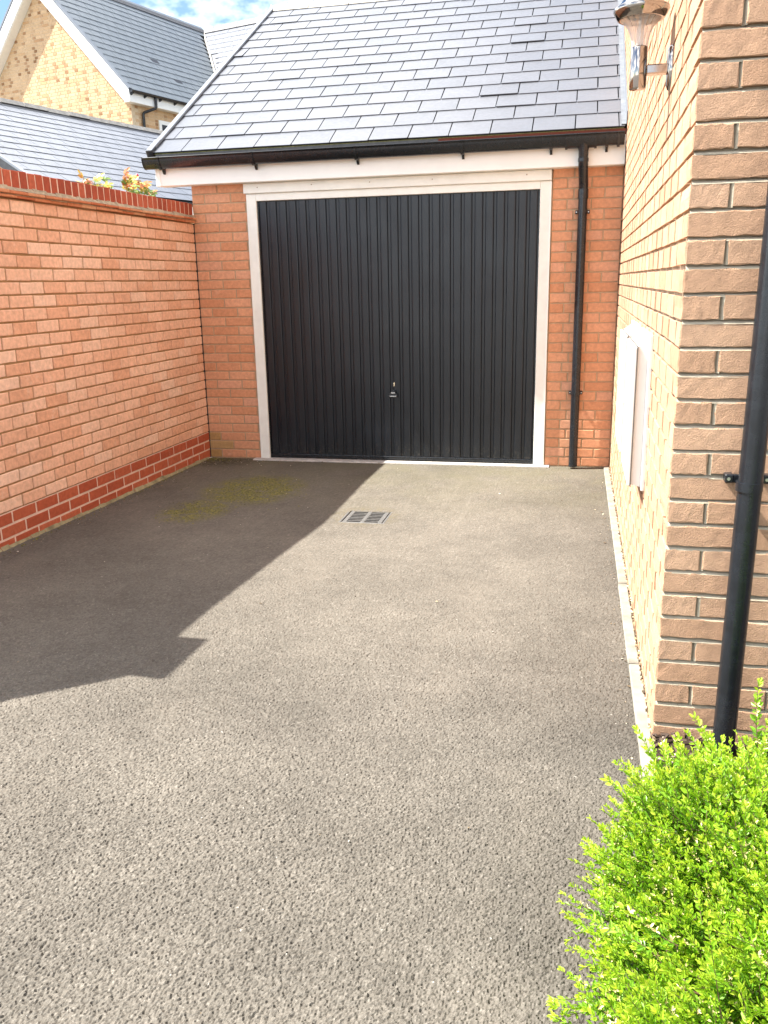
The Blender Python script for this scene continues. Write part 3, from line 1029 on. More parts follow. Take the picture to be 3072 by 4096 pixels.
# ------------------------------------------------------------------ house on the right
HXF, HYF, HZ0 = 3.4006, -4.2496, -.0215
hs = thing('house', 'buff brick house on the right, its long side wall sunlit along the driveway', 'house', (4.5, -2.0, 0))
mb = MB()
mb.box(HXF + .0115, HXF + 4, HYF + .0190, 4.6, -.2, 5.2)
mb.build('mortar_core', M_MORT_H, hs)
ent = []
for k in range(68):
    z = HZ0 + C * k + .5 * C
    if z > 5.0: break
    # front face
    x = HXF
    Ls = [.102] if k % 2 == 0 else []
    first = True
    while x < HXF + 1.6:
        L = .102 if (first and k % 2 == 0) else .215
        D = (.215 if k % 2 == 0 else .102) if first else .06
        me = brick_mesh(L, BH - .001 + random.choice((-.0015, 0, .0015)), D, M_BUFF, random.randrange(9), ch=.0022, jit=.0025, nx=7, nz=2)
        ent.append((me, Matrix.Translation((x + L / 2, HYF, z)) @ jr(.0012, .006), L * BH * 1.5))
        x += L + .010
        first = False
    # side face, running back from the corner
    y = HYF + (.215 if k % 2 == 0 else .102) + .010
    while y < 3.6:
        L = .215
        me = brick_mesh(L, BH, .06, M_BUFF, random.randrange(6), ch=.0014, jit=.0012, nx=2)
        c = Vector((HXF, y + L / 2, z))
        hid = (y > .05 and z < EZ + (y - EY) * .589 - .1)
        if not hid:
            ent.append((me, Matrix.Translation(c) @ RM90 @ Matrix.Rotation(-random.uniform(.002, .020), 4, 'Z') @ jr(.0008, .004), L * BH))
        y += L + .010
pieces('brick', hs, ent, 300, 'brick_field', drop_out=True)
PRF = [(-.0075, .0008), (-.0045, .0020), (-.0018, .0040), (.0004, .0100), (.0030, .0170), (.0075, .0180)]
mb = MB()
for k in range(67):
    zj = HZ0 + C * k
    v = []
    for q, d in PRF: v += [(HXF + .004, HYF + d, zj + q), (HXF + 1.62, HYF + d, zj + q)]
    mb.add(v, [(2 * i, 2 * i + 1, 2 * i + 3, 2 * i + 2) for i in range(5)], True)
    x = HXF + (.102 if k % 2 == 0 else .215) + .005
    while x < HXF + 1.6:
        v = []
        for q, d in PRF: v += [(x - q, HYF + d * .78 + .0004, zj + .004), (x - q, HYF + d * .78 + .0004, zj + C - .004)]
        mb.add(v, [(2 * i, 2 * i + 1, 2 * i + 3, 2 * i + 2) for i in range(5)], True)
        x += .225
mb.build('front_pointing', M_MORT_H, hs)
# damp course hint and downpipe
HPX, HPY = 3.612, -4.312
hp = MB().tube([(HPX + .036, HPY, 4.6), (HPX - .006, HPY, -.05)], .0338, 24).build('downpipe', M_BLACK, hs)
for cz in (.868, 2.35):
    mb = MB().tube([(HPX, HPY, cz - .013), (HPX, HPY, cz + .013)], .0375, 24)
    mb.box(HPX - .055, HPX + .055, HYF - .030, HYF - .022, cz + .000, cz + .026, bev=.003)
    for sx in (-1, 1):
        mb.box(HPX + sx * .05 - .012, HPX + sx * .05 + .012, HYF - .034, HYF + .004, cz, cz + .026, bev=.003)
    mb.build('pipe_clip', M_BLACK, hp)
    mb = MB()
    for sx in (-1, 1):
        mb.tube([(HPX + sx * .052, HYF - .033, cz + .013), (HPX + sx * .052, HYF - .0365, cz + .013)], .0048, 10)
    mb.build('clip_screws', M_STEEL, hp)

# kerb edging ---------------------------------------------------------------
kerb = thing('kerb', None, None, (3.376, -2.5, 0))
kerb['kind'] = 'structure'
ky = -.02
for i, L in enumerate((.915, .915, .915, .915, .06, .915, .915, .915, .915)):
    if i == 4:
        ky -= .012
        continue
    MB().box(3.3535, 3.3985, ky - L, ky - .004, -.12, .012 + random.uniform(-.003, .003), bev=.005,
             m=Matrix.Translation((random.uniform(-.0015, .0015), 0, 0))).build('edging_stone', M_CONC, kerb)
    ky -= L + .002

# meter boxes --------------------------------------------------------------


M_SEAM_SHADE = plain_mat('grey_seam_shade', (.12, .11, .10), .8, .2)  # grey strip added round each lid, coloured as its shadow line


def meter_box(y0, label):
    t = thing('meter_box', label, 'meter box', (3.37, y0 + .27, .63), 'white meter boxes on the house wall')
    X0 = 3.340
    ww = .535
    mb = MB().prism([(X0 + .006, .635), (3.402, .622), (3.402, 1.226), (X0 + .006, 1.186)], y0 + .008, y0 + ww - .008, 'y')
    mb.build('body', M_METER, t)
    MB().box(3.388, 3.4045, y0 - .014, y0 + ww + .014, .612, 1.236, bev=.003).build('wall_flange', M_METER, t)
    MB().box(X0 - .006, X0 + .0075, y0, y0 + ww, .630, 1.190, bev=.004).build('lid', M_METER, t)
    MB().box(X0 + .0045, X0 + .0085, y0 - .003, y0 + ww + .003, .626, 1.1935).build('lid_seam_shade', M_SEAM_SHADE, t)
    MB().tube([(X0 - .006, y0 + ww - .06, .91), (X0 - .010, y0 + ww - .06, .91)], .012, 12).build('lock', M_METER, t)
    return t


meter_box(-3.335, 'white meter box nearer the house corner, in front of its twin')
meter_box(-2.620, 'white meter box nearer the garage, half hidden behind its twin')

# wall lantern --------------------------------------------------------------
LY = -3.42
lt = thing('wall_lantern', 'polished steel wall lantern with fluted clear shade, high on the house wall', 'lantern', (3.289, LY, 2.1))
LX = 3.289
T = Matrix.Translation((LX, LY, 0))
MB().lathe([(0, 2.100), (.0275, 2.1005), (.029, 2.103), (.029, 2.234), (.0265, 2.238), (0, 2.238)], 32, m=T).build('body', M_CHROME, lt)
prof = [(.0265, 2.236), (.028, 2.255), (.033, 2.278), (.041, 2.297), (.054, 2.314), (.070, 2.327)]
MB().lathe(prof, 36, m=T, flute=.07, smooth=False).build('shade', M_LGLASS, lt)
MB().lathe([(.006, 2.238), (.010, 2.245), (.012, 2.29), (.010, 2.31), (.002, 2.313)], 16, m=T).build('lamp_bulb', plain_mat('frosted_bulb', (.8, .78, .74), .5), lt)
cap = [(.0735, 2.322), (.080, 2.325), (.092, 2.344), (.096, 2.352), (.094, 2.360), (.080, 2.369), (.075, 2.372), (.064, 2.388), (.030, 2.400), (0, 2.403)]
MB().lathe([(.050, 2.334), (.0735, 2.322)] + cap[1:], 48, m=T).build('cap', M_CHROME, lt)
MB().box(LX + .026, 3.390, LY - .020, LY + .020, 2.145, 2.176, bev=.004).build('arm', M_CHROME, lt)
mb = MB()
mb.lathe([(0, .0), (.030, .0), (.036, .004), (.038, .010), (.038, .018)], 32,
         m=Matrix.Translation((3.386, LY, 2.163)) @ Matrix.Diagonal((1, 1, 1.95, 1)) @ Matrix.Rotation(math.pi / 2, 4, 'Y'))
mb.build('wall_plate', M_CHROME, lt)

# drain grate -----------------------------------------------------------------
dg = thing('drain_grate', 'small square grey iron gully grate set in the tarmac', 'drain', (1.81, -1.66, 0))
Z0, Z1 = -.022, .000
RG = Matrix.Translation((1.812, -1.662, -.021)) @ Matrix.Rotation(math.radians(.6), 4, 'Z')
mb = MB()
for a, b, c_, d_ in ((-.150, -.136, -.150, .150), (.136, .150, -.150, .150)):
    mb.box(a, b, c_, d_, -.03, .003, m=RG, bev=.002)
for c_, d_ in ((-.150, -.138), (.138, .150)):
    mb.box(-.1359, .1359, c_, d_, -.03, .003, m=RG, bev=.002)
mb.build('frame', M_IRON, dg)
mb = MB()
mb.box(-.131, -.103, -.134, .134, Z0, Z1, m=RG, bev=.002)
mb.box(.100, .128, -.134, .134, Z0, Z1, m=RG, bev=.002)
mb.box(-.014, .013, -.134, .134, Z0, Z1, m=RG, bev=.002)
mb.build('side_bars', M_IRON, dg)
for i in range(8):
    yy = -.127 + i * .0363
    MB().prism([(yy - .0062, Z1 - .0006), (yy + .0062, Z1 - .0006), (yy + .001, Z0), (yy - .001, Z0)], -.1035, .1005, 'x', m=RG).build('bar', M_IRON, dg)
MB().box(-.152, .152, -.152, .152, -.045, -.040, m=RG).build('sump_shade', M_PIT, dg)  # near-black plate, its colour stands in for the shade down the gully

# ------------------------------------------------------------------ neighbouring garage (rotated 16 degrees)
ANG = math.radians(-16)
EP = Vector((-2.928, 6.407, 0))
NG = Matrix.Translation(EP) @ Matrix.Rotation(ANG, 4, 'Z')
ng = thing('neighbour_garage', 'low neighbouring garage behind the boundary wall, its pale slate roof showing', 'garage', EP)
NP = math.radians(29.2)
NW = 2.80
nE = 2.75
nR = nE + NW * math.tan(NP)
NY0, NY1 = -2.88, 7.0
nroof = MB().prism([(0, nE - .06), (0, nE - .006), (-NW, nR - .006), (-2 * NW, nE - .006), (-2 * NW, nE - .06), (-NW, nR - .08)], NY0, NY1, 'y', m=NG).build('roof', M_DECK, ng)
fr = NG @ face_frame((0, 0, nE), (0, 1, 0), (-math.cos(NP), 0, math.sin(NP)))
rows = int(NW / math.cos(NP) / .2355) + 1
ent = slate_rows(fr, NY0 + .02, NY1, rows, (.05, .2), .296, NW / math.cos(NP) / (rows - .4), M_SLATE_N, lambda: random.uniform(0, .002), jit=.002)
slate_pieces('slate', nroof, ent, 300)
mb = MB().box(-.055, .0, .0, NW / math.cos(NP), .0, .040, m=NG @ face_frame((0, NY0 + .02, nE), (0, 1, 0), (-math.cos(NP), 0, math.sin(NP))), bev=.004)
mb.build('verge_capping', M_VERGE, nroof)
MB().box(-.050, -.02, .0, NW / math.cos(NP), -.10, .0, m=NG @ face_frame((0, NY0 + .02, nE), (0, 1, 0), (-math.cos(NP), 0, math.sin(NP)))).build('verge_edge', M_BLACKD, nroof)
y = NY0 - .03
while y < NY1 - .1:
    dz = random.uniform(-.006, .006)
    MB().prism([(-NW - .09, nR - .01 + dz), (-NW - .04, nR + .062 + dz), (-NW + .04, nR + .062 + dz), (-NW + .09, nR - .01 + dz)], y + .008, y + .442, 'y', m=NG).build('ridge_tile', M_RIDGE, nroof)
    y += .45
MB().prism([(-NW - .13, nR - .055), (-NW, nR + .045), (-NW + .13, nR - .055)], NY0, NY1, 'y', m=NG).build('ridge_bedding', M_BLACKD, nroof)
mb = MB()
gp = [(.055 + .057 * math.cos(math.pi + math.pi * i / 10), nE - .03 + .057 * math.sin(math.pi + math.pi * i / 10)) for i in range(11)]
mb.prism(gp, NY0 - .05, NY1, 'y', m=NG)
mb.build('gutter', M_BLACK, ng)
MB().box(-.02, -.002, NY0, NY1, nE - .25, nE - .01, m=NG).build('fascia', M_WHITE, ng)
mb = MB().box(-2 * NW + .1, -.10, NY0 + .08, NY1 - .1, -.1, nE - .1, m=NG)
mb.prism([(-2 * NW + .1, nE - .1), (-.1, nE - .1), (-NW, nR - .12)], NY0 + .08, NY0 + .2, 'y', m=NG)
mb.build('wall', M_NBRICK, ng)

# ------------------------------------------------------------------ neighbouring house
PP = Vector((-7.5492, 13.2974, 0))
NH = Matrix.Translation(PP) @ Matrix.Rotation(ANG, 4, 'Z')
nh = thing('neighbour_house', 'two-storey cream brick house with white-edged gable and grey slate roof behind', 'house', PP)
SR, ZR = -2.81, 8.985       # ridge
SE, ZE = .175, 5.955        # eave edge of the slates
HPIT = math.atan2(ZR - ZE, SE - SR)
HL = math.hypot(ZR - ZE, SE - SR)
YG = .25                    # gable wall plane
YJ = 6.55                   # where the wing ridge meets
nhr = MB().prism([(SE - .03, ZE - .03), (SR, ZR - .012), (2 * SR - SE + .03, ZE - .03), (SR, ZR - .16)], .03, 9.5, 'y', m=NH).build('roof', M_DECK, nh)
fr = NH @ face_frame((SE, 0, ZE), (0, 1, 0), (-math.cos(HPIT), 0, math.sin(HPIT)))
hrows = int(HL / .240)
hg = HL / (hrows + .3)
ent = []
for e in slate_rows(fr, .055, 7.4, hrows + 1, (.1, .25), .296, hg, M_SLATE_H, lambda: random.uniform(.003, .006), T=.010, jit=.002):
    loc = (NH.inverted() @ e[1].translation)
    # stop at the valley with the wing
    if loc.y < YJ - (loc.x - SR) * 1.0 + .05: ent.append(e)
slate_pieces('slate', nhr, ent, 300)
# two bathroom vents in the slope
for vy, vz in ((2.15, 7.05), (2.45, 6.6)):
    vs_ = SE - (vz - ZE) / math.tan(HPIT)
    MB().box(-.10, .16, -.05, .13, .010, .022, m=NH @ face_frame((vs_, vy, vz), (0, 1, 0), (-math.cos(HPIT), 0, math.sin(HPIT)))).build('vent_slate', M_BLACKD, nhr)
y = -.03
while y < YJ:
    MB().prism([(SR - .12, ZR - .07), (SR - .04, ZR + .045), (SR + .04, ZR + .045), (SR + .12, ZR - .07)], y + .006, y + .444, 'y', m=NH).build('ridge_tile', plain_mat('dark_ridge', (.14, .14, .145), .7) if y < 0 else bpy.data.materials['dark_ridge'], nhr)
    y += .45
# wing roof, its slope towards the drive
wing = MB().prism([(YJ - 3.2, ZR - 3.25), (YJ, ZR - .01), (YJ + 3.2, ZR - 3.25)], SR, 7.5, 'x', m=NH).build('wing_roof', M_SLATE_N, nh)
fr = NH @ face_frame((0, YJ - 3.0, ZR - 3.0 * math.tan(HPIT)), (1, 0, 0), (0, math.cos(HPIT), math.sin(HPIT)))
ent = []
for e in slate_rows(fr, SR, 4.6, int(3.0 / math.cos(HPIT) / .24) + 1, (.1, .25), .296, 3.0 / math.cos(HPIT) / (int(3.0 / math.cos(HPIT) / .24) + .3), M_SLATE_N, lambda: random.uniform(0, .002)):
    loc = NH.inverted() @ e[1].translation
    if loc.x > SR + (YJ - loc.y) - .02: ent.append(e)
slate_pieces('slate', wing, ent, 300)
MB().tube([NH @ Vector((SR, YJ, ZR + .005)), NH @ Vector((SR + 3.0, YJ - 3.0, ZR - 3.0 * math.tan(HPIT) + .02))], .045, 6).build('valley_lining', M_RIDGE, wing)
x = SR
while x < 7:
    MB().prism([(YJ - .12, ZR - .07), (YJ - .04, ZR + .045), (YJ + .04, ZR + .045), (YJ + .12, ZR - .07)], x + .006, x + .444, 'x', m=NH).build('ridge_tile', bpy.data.materials['dark_ridge'], wing)
    x += .45
# walls
mb = MB()
mb.box(2 * SR + .05, -.055, YG + .006, 9.0, -.1, 5.72, m=NH)
mb.prism([(2 * SR + .05, 5.72), (-.055, 5.72), (SR, 8.62)], YG + .006, YG + .2, 'y', m=NH)
mb.box(-.055, 7.3, YJ - 2.85, YJ + 2.8, -.1, 5.75, m=NH)
mb.build('mortar_core', M_MORT_N, nh)
ent = []
NB = NH
for k in range(60, 118):
    z = C * k + .0375
    hw = 2.75 if z < 5.72 else (8.60 - z) * .985 * 2.75 / 2.84
    if hw < .12: break
    x = SR - hw; xe = min(SR + hw, -.05)
    x = math.floor((x - (.16 if k % 2 else 0)) / .337) * .337 + (.16 if k % 2 else 0)
    hd = bool(k % 2)
    while x < xe - .03:
        L = min(.102 if hd else .215, xe - x)
        if x + L / 2 > SR - hw:
            ent.append((brick_mesh(L, BH, .05, M_NHEAD if hd else M_NBRICK, random.randrange(3), ch=.003), NB @ Matrix.Translation((x + L / 2, YG, z)), L * BH))
        x += L + .010
        hd = not hd
    if z < 5.70:
        y = YG + (.112 if k % 2 else .225)
        hd = bool(k % 2)
        while y < YJ - 2.95:
            L = .102 if hd else .215
            if not (1.155 < y + .1 < 2.2 and 4.3 < z < 5.49):
                ent.append((brick_mesh(L, BH, .05, M_NHEAD if hd else M_NBRICK, random.randrange(3), ch=.003), NB @ Matrix.Translation((-.05, y + L / 2, z)) @ R90, L * BH))
            y += L + .010
            hd = not hd
pieces('brick', nh, ent, 300, 'brick_field', drop_out=True)
# bargeboards, box ends, fascia
for sgn, nm in ((1, 'bargeboard'), (-1, 'bargeboard')):
    q = [(SR + sgn * 0.0, 8.60), (SR + sgn * 2.78, 5.76), (SR + sgn * 2.84, 5.70), (SR + sgn * 2.965, 5.70), (SR + sgn * 2.965, 5.945), (SR + sgn * 2.93, 5.985), (SR + sgn * 0.0, 8.935)]
    if sgn < 0: q = q[::-1]
    MB().prism(q, -.005, .020, 'y', m=NH).build(nm, M_WHITE, nh)
    MB().box(-.012, .075, .02, HL, -.012, .035, m=NH @ (face_frame((SE, 0, ZE), (0, 1, 0), (-math.cos(HPIT), 0, math.sin(HPIT))) if sgn > 0 else
             face_frame((2 * SR - SE, 0, ZE), (0, 1, 0), (math.cos(HPIT), 0, math.sin(HPIT))) @ Matrix.Diagonal((1, 1, -1, 1)))).build('verge_capping', M_VERGE, nhr)
MB().box(-HL * .0, HL, 0, 9.4, 0, .012, m=NH @ face_frame((2 * SR - SE, 0.03, ZE - .004), (math.cos(HPIT), 0, math.sin(HPIT)), (0, 1, 0))).build('rear_slates', M_SLATE_H, nhr)
MB().box(.135, .152, .021, YJ - 3.0, 5.70, 5.93, m=NH).build('fascia', M_WHITE, nh)
MB().box(-.055, .134, .021, YJ - 3.0, 5.702, 5.712, m=NH).build('soffit', M_WPAINT, nh)
MB().prism([(SR, 8.58), (-.02, 5.713), (.13, 5.713), (SR, 8.70)], .021, YG, 'y', m=NH).build('verge_soffit', M_WPAINT, nh)
MB().prism([(SR, 8.70), (2 * SR - .13, 5.713), (2 * SR + .02, 5.713), (SR, 8.58)], .021, YG, 'y', m=NH).build('verge_soffit', M_WPAINT, nh)
gt = MB().prism([(.212 + .058 * math.cos(math.pi + math.pi * i / 10), 5.945 + .058 * math.sin(math.pi + math.pi * i / 10)) for i in range(11)], -.0, YJ - 3.0, 'y', m=NH).build('gutter', M_BLACK, nh)
for by in (.06, .5, 1.02, 1.55, 2.1):
    MB().prism([(.150, 5.84), (.150, 5.90), (.25, 5.90), (.215, 5.872)], by - .02, by + .02, 'y', m=NH).build('bracket', M_BLACK, gt)
MB().tube([NH @ Vector(q) for q in ((.20, .84, 5.90), (.20, .84, 5.70), (.185, .82, 5.66), (.02, .60, 5.555), (.0, .585, 5.52), (.0, .585, 4.2))], .034, 10).build('downpipe', M_BLACK, nh)
win = MB().box(-.075, -.035, 1.165, 2.16, 4.32, 5.475, m=NH).build('window', M_WHITE, nh)
MB().box(-.034, -.030, 1.25, 1.62, 4.42, 5.38, m=NH).build('pane', M_GLASSDK, win)
MB().box(-.034, -.030, 1.70, 2.08, 4.42, 5.38, m=NH).build('pane', M_GLASSDK, win)

# ------------------------------------------------------------------ shrub
LEAFR = random.Random(5)


def leaf_geo(v, f, ag, base, d, up, L, W, age):
    d = d.normalized(); s = d.cross(up).normalized(); n = s.cross(d)
    b = len(v)
    k = LEAFR.uniform(.05, .22)
    pts = [base, base + d * L * .35 + s * W * .5 + n * W * k, base + d * L * .72 + s * W * .40 + n * W * k,
           base + d * L - n * L * .08, base + d * L * .72 - s * W * .40 + n * W * k, base + d * L * .35 - s * W * .5 + n * W * k]
    v += [tuple(p) for p in pts]
    ag += [age] * 6
    f += [(b, b + 1, b + 2, b + 3), (b, b + 3, b + 4, b + 5)]


def shoot_mesh(i):
    r = random.Random(100 + i)
    Lh = r.uniform(.07, .15)
    n = int(Lh / .0075)
    v = []; f = []; ag = []; mi = []
    bend = Vector((r.uniform(-.3, .3), 0, r.uniform(-.45, .1)))
    pts = []
    for k in range(n + 1):
        t = k / n
        pts.append(Vector((0, 1, 0)) * Lh * t + bend * Lh * t * t * .7)
    # stem as a thin three-sided tube
    for k, p in enumerate(pts):
        rad = .0013 * (1 - .7 * k / n)
        for a in range(3):
            v.append((p.x + rad * math.cos(a * 2.094), p.y, p.z + rad * math.sin(a * 2.094))); ag.append(.2)
    for k in range(n):
        for a in range(3):
            f.append((k * 3 + a, k * 3 + (a + 1) % 3, k * 3 + 3 + (a + 1) % 3, k * 3 + 3 + a)); mi.append(1)
    for k in range(1, n + 1):
        t = k / n
        tan = (pts[k] - pts[k - 1]).normalized()
        for sgn in (-1, 1):
            side = Vector((sgn, 0, 0))
            d = tan * r.uniform(.35, 1.1) + side * r.uniform(.3, 1.0) + Vector((0, 0, r.uniform(-.3, .8)))
            up = Vector((r.uniform(-.8, .8), r.uniform(-.8, .8), 1))
            L = r.uniform(.009, .018) * (1 - .35 * max(0, t - .75) * 4 * .6)
            leaf_geo(v, f, ag, pts[k] - tan * r.uniform(0, .005), d, up, L, L * r.uniform(.40, .5), min(1, max(0, .12 + .75 * t ** 2 + r.uniform(-.12, .12))))
            mi += [0, 0]
        if i % 4 == 0 and r.random() < .14:
            for q in range(4):
                leaf_geo(v, f, ag, pts[k] + Vector((0, 0, .003)), Vector((r.uniform(-1, 1), r.uniform(-1, 1), r.uniform(.2, 1))), Vector((r.uniform(-.5, .5), .3, 1)), .009, .0035, .5)
                mi += [2, 2]
    for q in range(3):
        leaf_geo(v, f, ag, pts[-1], pts[-1] - pts[-2] + Vector((r.uniform(-.006, .006), 0, r.uniform(-.003, .006))), Vector((r.uniform(-.5, .5), 0, 1)), r.uniform(.010, .015), .0055, .95)
        mi += [0, 0]
    me = bpy.data.meshes.new('shoot')
    me.from_pydata(v, [], f)
    me.materials.append(M_LEAF); me.materials.append(M_TWIG); me.materials.append(M_FLOWER)
    me.polygons.foreach_set('material_index', mi)
    A = me.attributes.new('age', 'FLOAT', 'POINT'); A.data.foreach_set('value', ag)
    me.update()
    return me


SH = [shoot_mesh(i) for i in range(14)]
shr = thing('shrub', 'bright yellow-green small-leaved evergreen shrub spilling over the kerb at lower right', 'shrub', (3.80, -5.30, 0))
SCX, SCY = 3.82, -5.47


def shrub_r(phi):
    """horizontal reach of the mound"""
    base = .575 + .03 * math.sin(3 * phi + .7) + .03 * math.sin(5 * phi + 2.0)
    sq = (abs(math.cos(phi)) ** 3 + abs(math.sin(phi)) ** 3) ** (-1 / 3)
    return (base + .03 * max(0, -math.cos(phi)) ** 2) * sq


pts = []
rr = random.Random(21)
N = 9000
for i in range(N):
    phi = rr.uniform(0, 2 * math.pi)
    th = math.acos(rr.uniform(0.02, 1))           # from vertical
    q = rr.uniform(.62, 1.0) ** .6
    R = shrub_r(phi)
    lump = 1 + .13 * math.sin(phi * 4 + th * 5) + .10 * math.sin(phi * 7 - th * 6 + 1.3)
    if math.sin(phi * 9 + th * 11) + math.sin(phi * 15 - th * 9 + 2) < -1.15 and q > .86: continue
    dirv = Vector((math.sin(th) * math.cos(phi) * R, math.sin(th) * math.sin(phi) * R * 1.20, math.cos(th) * .40))
    p = Vector((SCX, SCY, .05)) + dirv * q * lump * .90
    nrm = Vector((dirv.x / R ** 2, dirv.y / (R * 1.20) ** 2, dirv.z / .40 ** 2)).normalized()
    d = (nrm * .8 + Vector((rr.uniform(-.6, .6), rr.uniform(-.6, .6), rr.uniform(.0, .55)))).normalized()
    if p.z < .02 or (p.x < 3.30 and p.y < -5.56): continue
    up = (nrm * .5 + Vector((0, 0, .8)) + Vector((rr.uniform(-.35, .35), rr.uniform(-.35, .35), 0)))
    x = d.cross(up).normalized(); z = x.cross(d)
    s = rr.uniform(.75, 1.15)
    m = Matrix(((x.x * s, d.x * s, z.x * s, p.x), (x.y * s, d.y * s, z.y * s, p.y), (x.z * s, d.z * s, z.z * s, p.z), (0, 0, 0, 1)))
    pts.append((q, SH[rr.randrange(len(SH))], m))
# a lower lobe that spills over the kerb
for i in range(900):
    v = Vector((rr.gauss(0, 1), rr.gauss(0, 1), abs(rr.gauss(0, 1)))).normalized()
    p = Vector((3.455, -5.20, .06)) + Vector((v.x * .22, v.y * .34, v.z * .22)) * rr.uniform(.6, 1.0) ** .6
    if p.z < .02: continue
    d = (v * .8 + Vector((rr.uniform(-.6, .6), rr.uniform(-.6, .6), rr.uniform(0, .55)))).normalized()
    up = v * .5 + Vector((rr.uniform(-.35, .35), rr.uniform(-.35, .35), .8))
    x = d.cross(up).normalized(); z = x.cross(d); s = rr.uniform(.7, 1.05)
    pts.append((1.0, SH[rr.randrange(len(SH))], Matrix(((x.x * s, d.x * s, z.x * s, p.x), (x.y * s, d.y * s, z.y * s, p.y), (x.z * s, d.z * s, z.z * s, p.z), (0, 0, 0, 1)))))
# long arching shoots that break the outline on the driveway side
for (x, y, z, dx, dy, dz, s) in [(3.34, -5.72, .26, -1, .05, .15, 1.35), (3.33, -5.52, .30, -1, .3, .25, 1.3), (3.30, -5.45, .22, -1, .5, .1, 1.2), (3.38, -5.15, .30, -1, .7, .2, 1.35),
                                 (3.35, -5.10, .2, -1, .3, .1, 1.2), (3.40, -4.95, .2, -.7, .8, .3, 1.2), (3.52, -4.82, .26, -.55, .8, .55, 1.35), (3.60, -4.80, .28, -.1, .6, .8, 1.3),
                                 (3.36, -5.85, .2, -1, -.1, .2, 1.2), (3.40, -5.98, .22, -1, -.4, .2, 1.2), (3.45, -4.88, .16, -.6, .7, .3, 1.1), (3.75, -4.76, .3, .1, .5, .8, 1.2), (3.85, -4.74, .3, 0, .4, .8, 1.2)]:
    d = Vector((dx, dy, dz)).normalized(); up = Vector((0, -.2, 1))
    xx = d.cross(up).normalized(); zz = xx.cross(d)
    pts.append((9, SH[rr.randrange(len(SH))], Matrix(((xx.x * s, d.x * s, zz.x * s, x), (xx.y * s, d.y * s, zz.y * s, y), (xx.z * s, d.z * s, zz.z * s, z), (0, 0, 0, 1)))))


def shoot_score(e):
    p = project(e[2].translation)
    if p is None or not (-.02 < p[0] < 1.02 and p[1] < 1.36): return -1
    return e[0] * 2 + (CAM - e[2].translation).normalized().dot((e[2].translation - Vector((SCX, SCY, .0))).normalized())


pts.sort(key=lambda e: -shoot_score(e))
for q, me, m in pts[:300]:
    link('shoot', me, shr, m)
join_rest('foliage', shr, [(me, m) for q, me, m in pts[300:]], ('age',))
mb = MB()
for i in range(26):
    a = rr.uniform(0, 6.28); R = rr.uniform(.2, .5)
    mb.tube([(SCX + .04 * math.cos(a), SCY + .04 * math.sin(a), -.02), (SCX + R * .5 * math.cos(a), SCY + R * .6 * math.sin(a), .16), (SCX + R * math.cos(a), SCY + R * 1.25 * math.sin(a), rr.uniform(.2, .36))], [.008, .005, .002], 6)
mb.build('branches', M_TWIG, shr)

# bark mulch ---------------------------------------------------------------------
M_BARK = NT('bark_mulch')
M_BARK.color(M_BARK.ramp(M_BARK.rnd(), [(0, (.035, .022, .015)), (.6, (.085, .055, .038)), (.85, (.16, .11, .08)), (.95, (.45, .36, .27)), (1, (.55, .47, .38))]))
M_BARK.rough(.9)
mb = MB()
for i in range(1500):
    x = rr.uniform(3.405, 4.7); y = rr.uniform(-4.95, -4.255) if i % 4 else rr.uniform(-6.5, -4.3)
    L = rr.uniform(.012, .050) * (1.2 if rr.random() < .2 else 1); W = rr.uniform(.004, .012); Tt = rr.uniform(.002, .005)
    m = Matrix.Translation((x, y, .016 + rr.uniform(0, .018))) @ Euler((rr.uniform(-.4, .4), rr.uniform(-.4, .4), rr.uniform(0, 6.28))).to_matrix().to_4x4()
    mb.box(-L / 2, L / 2, -W / 2, W / 2, -Tt / 2, Tt / 2, m=m)
setp(mb.build('bark_mulch', M_BARK.m), 'dark shredded bark mulch at the foot of the house corner', 'mulch', kind='stuff')

# ------------------------------------------------------------------ rose above the wall
rs = thing('rose_bush', 'straggling climbing rose with yellow and bronze leaves rising above the wall coping', 'rose', (-.40, -.5, 0))
RX = -.36


def rose_leaf(base, d, L, mat):
    v = []; f = []
    d = Vector(d).normalized(); up = Vector((.5, -.5, .7))
    s = d.cross(up).normalized(); n = s.cross(d)
    for off, dd, l2 in ((0.45, s, .55), (0.45, -s, .55), (.75, s, .6), (.75, -s, .6), (1.0, d, .75)):
        b = Vector(base) + d * L * off * .7
        q = (dd * .8 + d * .6).normalized() if dd is not d else d
        t = q.cross(n).normalized()
        l = L * l2 * .75; w_ = l * .55
        i = len(v)
        droop = -n * l * .15
        v += [tuple(p) for p in (b, b + q * l * .35 + t * w_ * .5, b + q * l * .75 + t * w_ * .4 + droop * .5, b + q * l + droop, b + q * l * .75 - t * w_ * .4 + droop * .5, b + q * l * .35 - t * w_ * .5)]
        f += [(i, i + 1, i + 2, i + 3), (i, i + 3, i + 4, i + 5)]
    mb = MB(); mb.add(v, f)
    mb.tube([base, Vector(base) + d * L * .75], .0012, 4)
    mb.build('leaf', mat, rs)


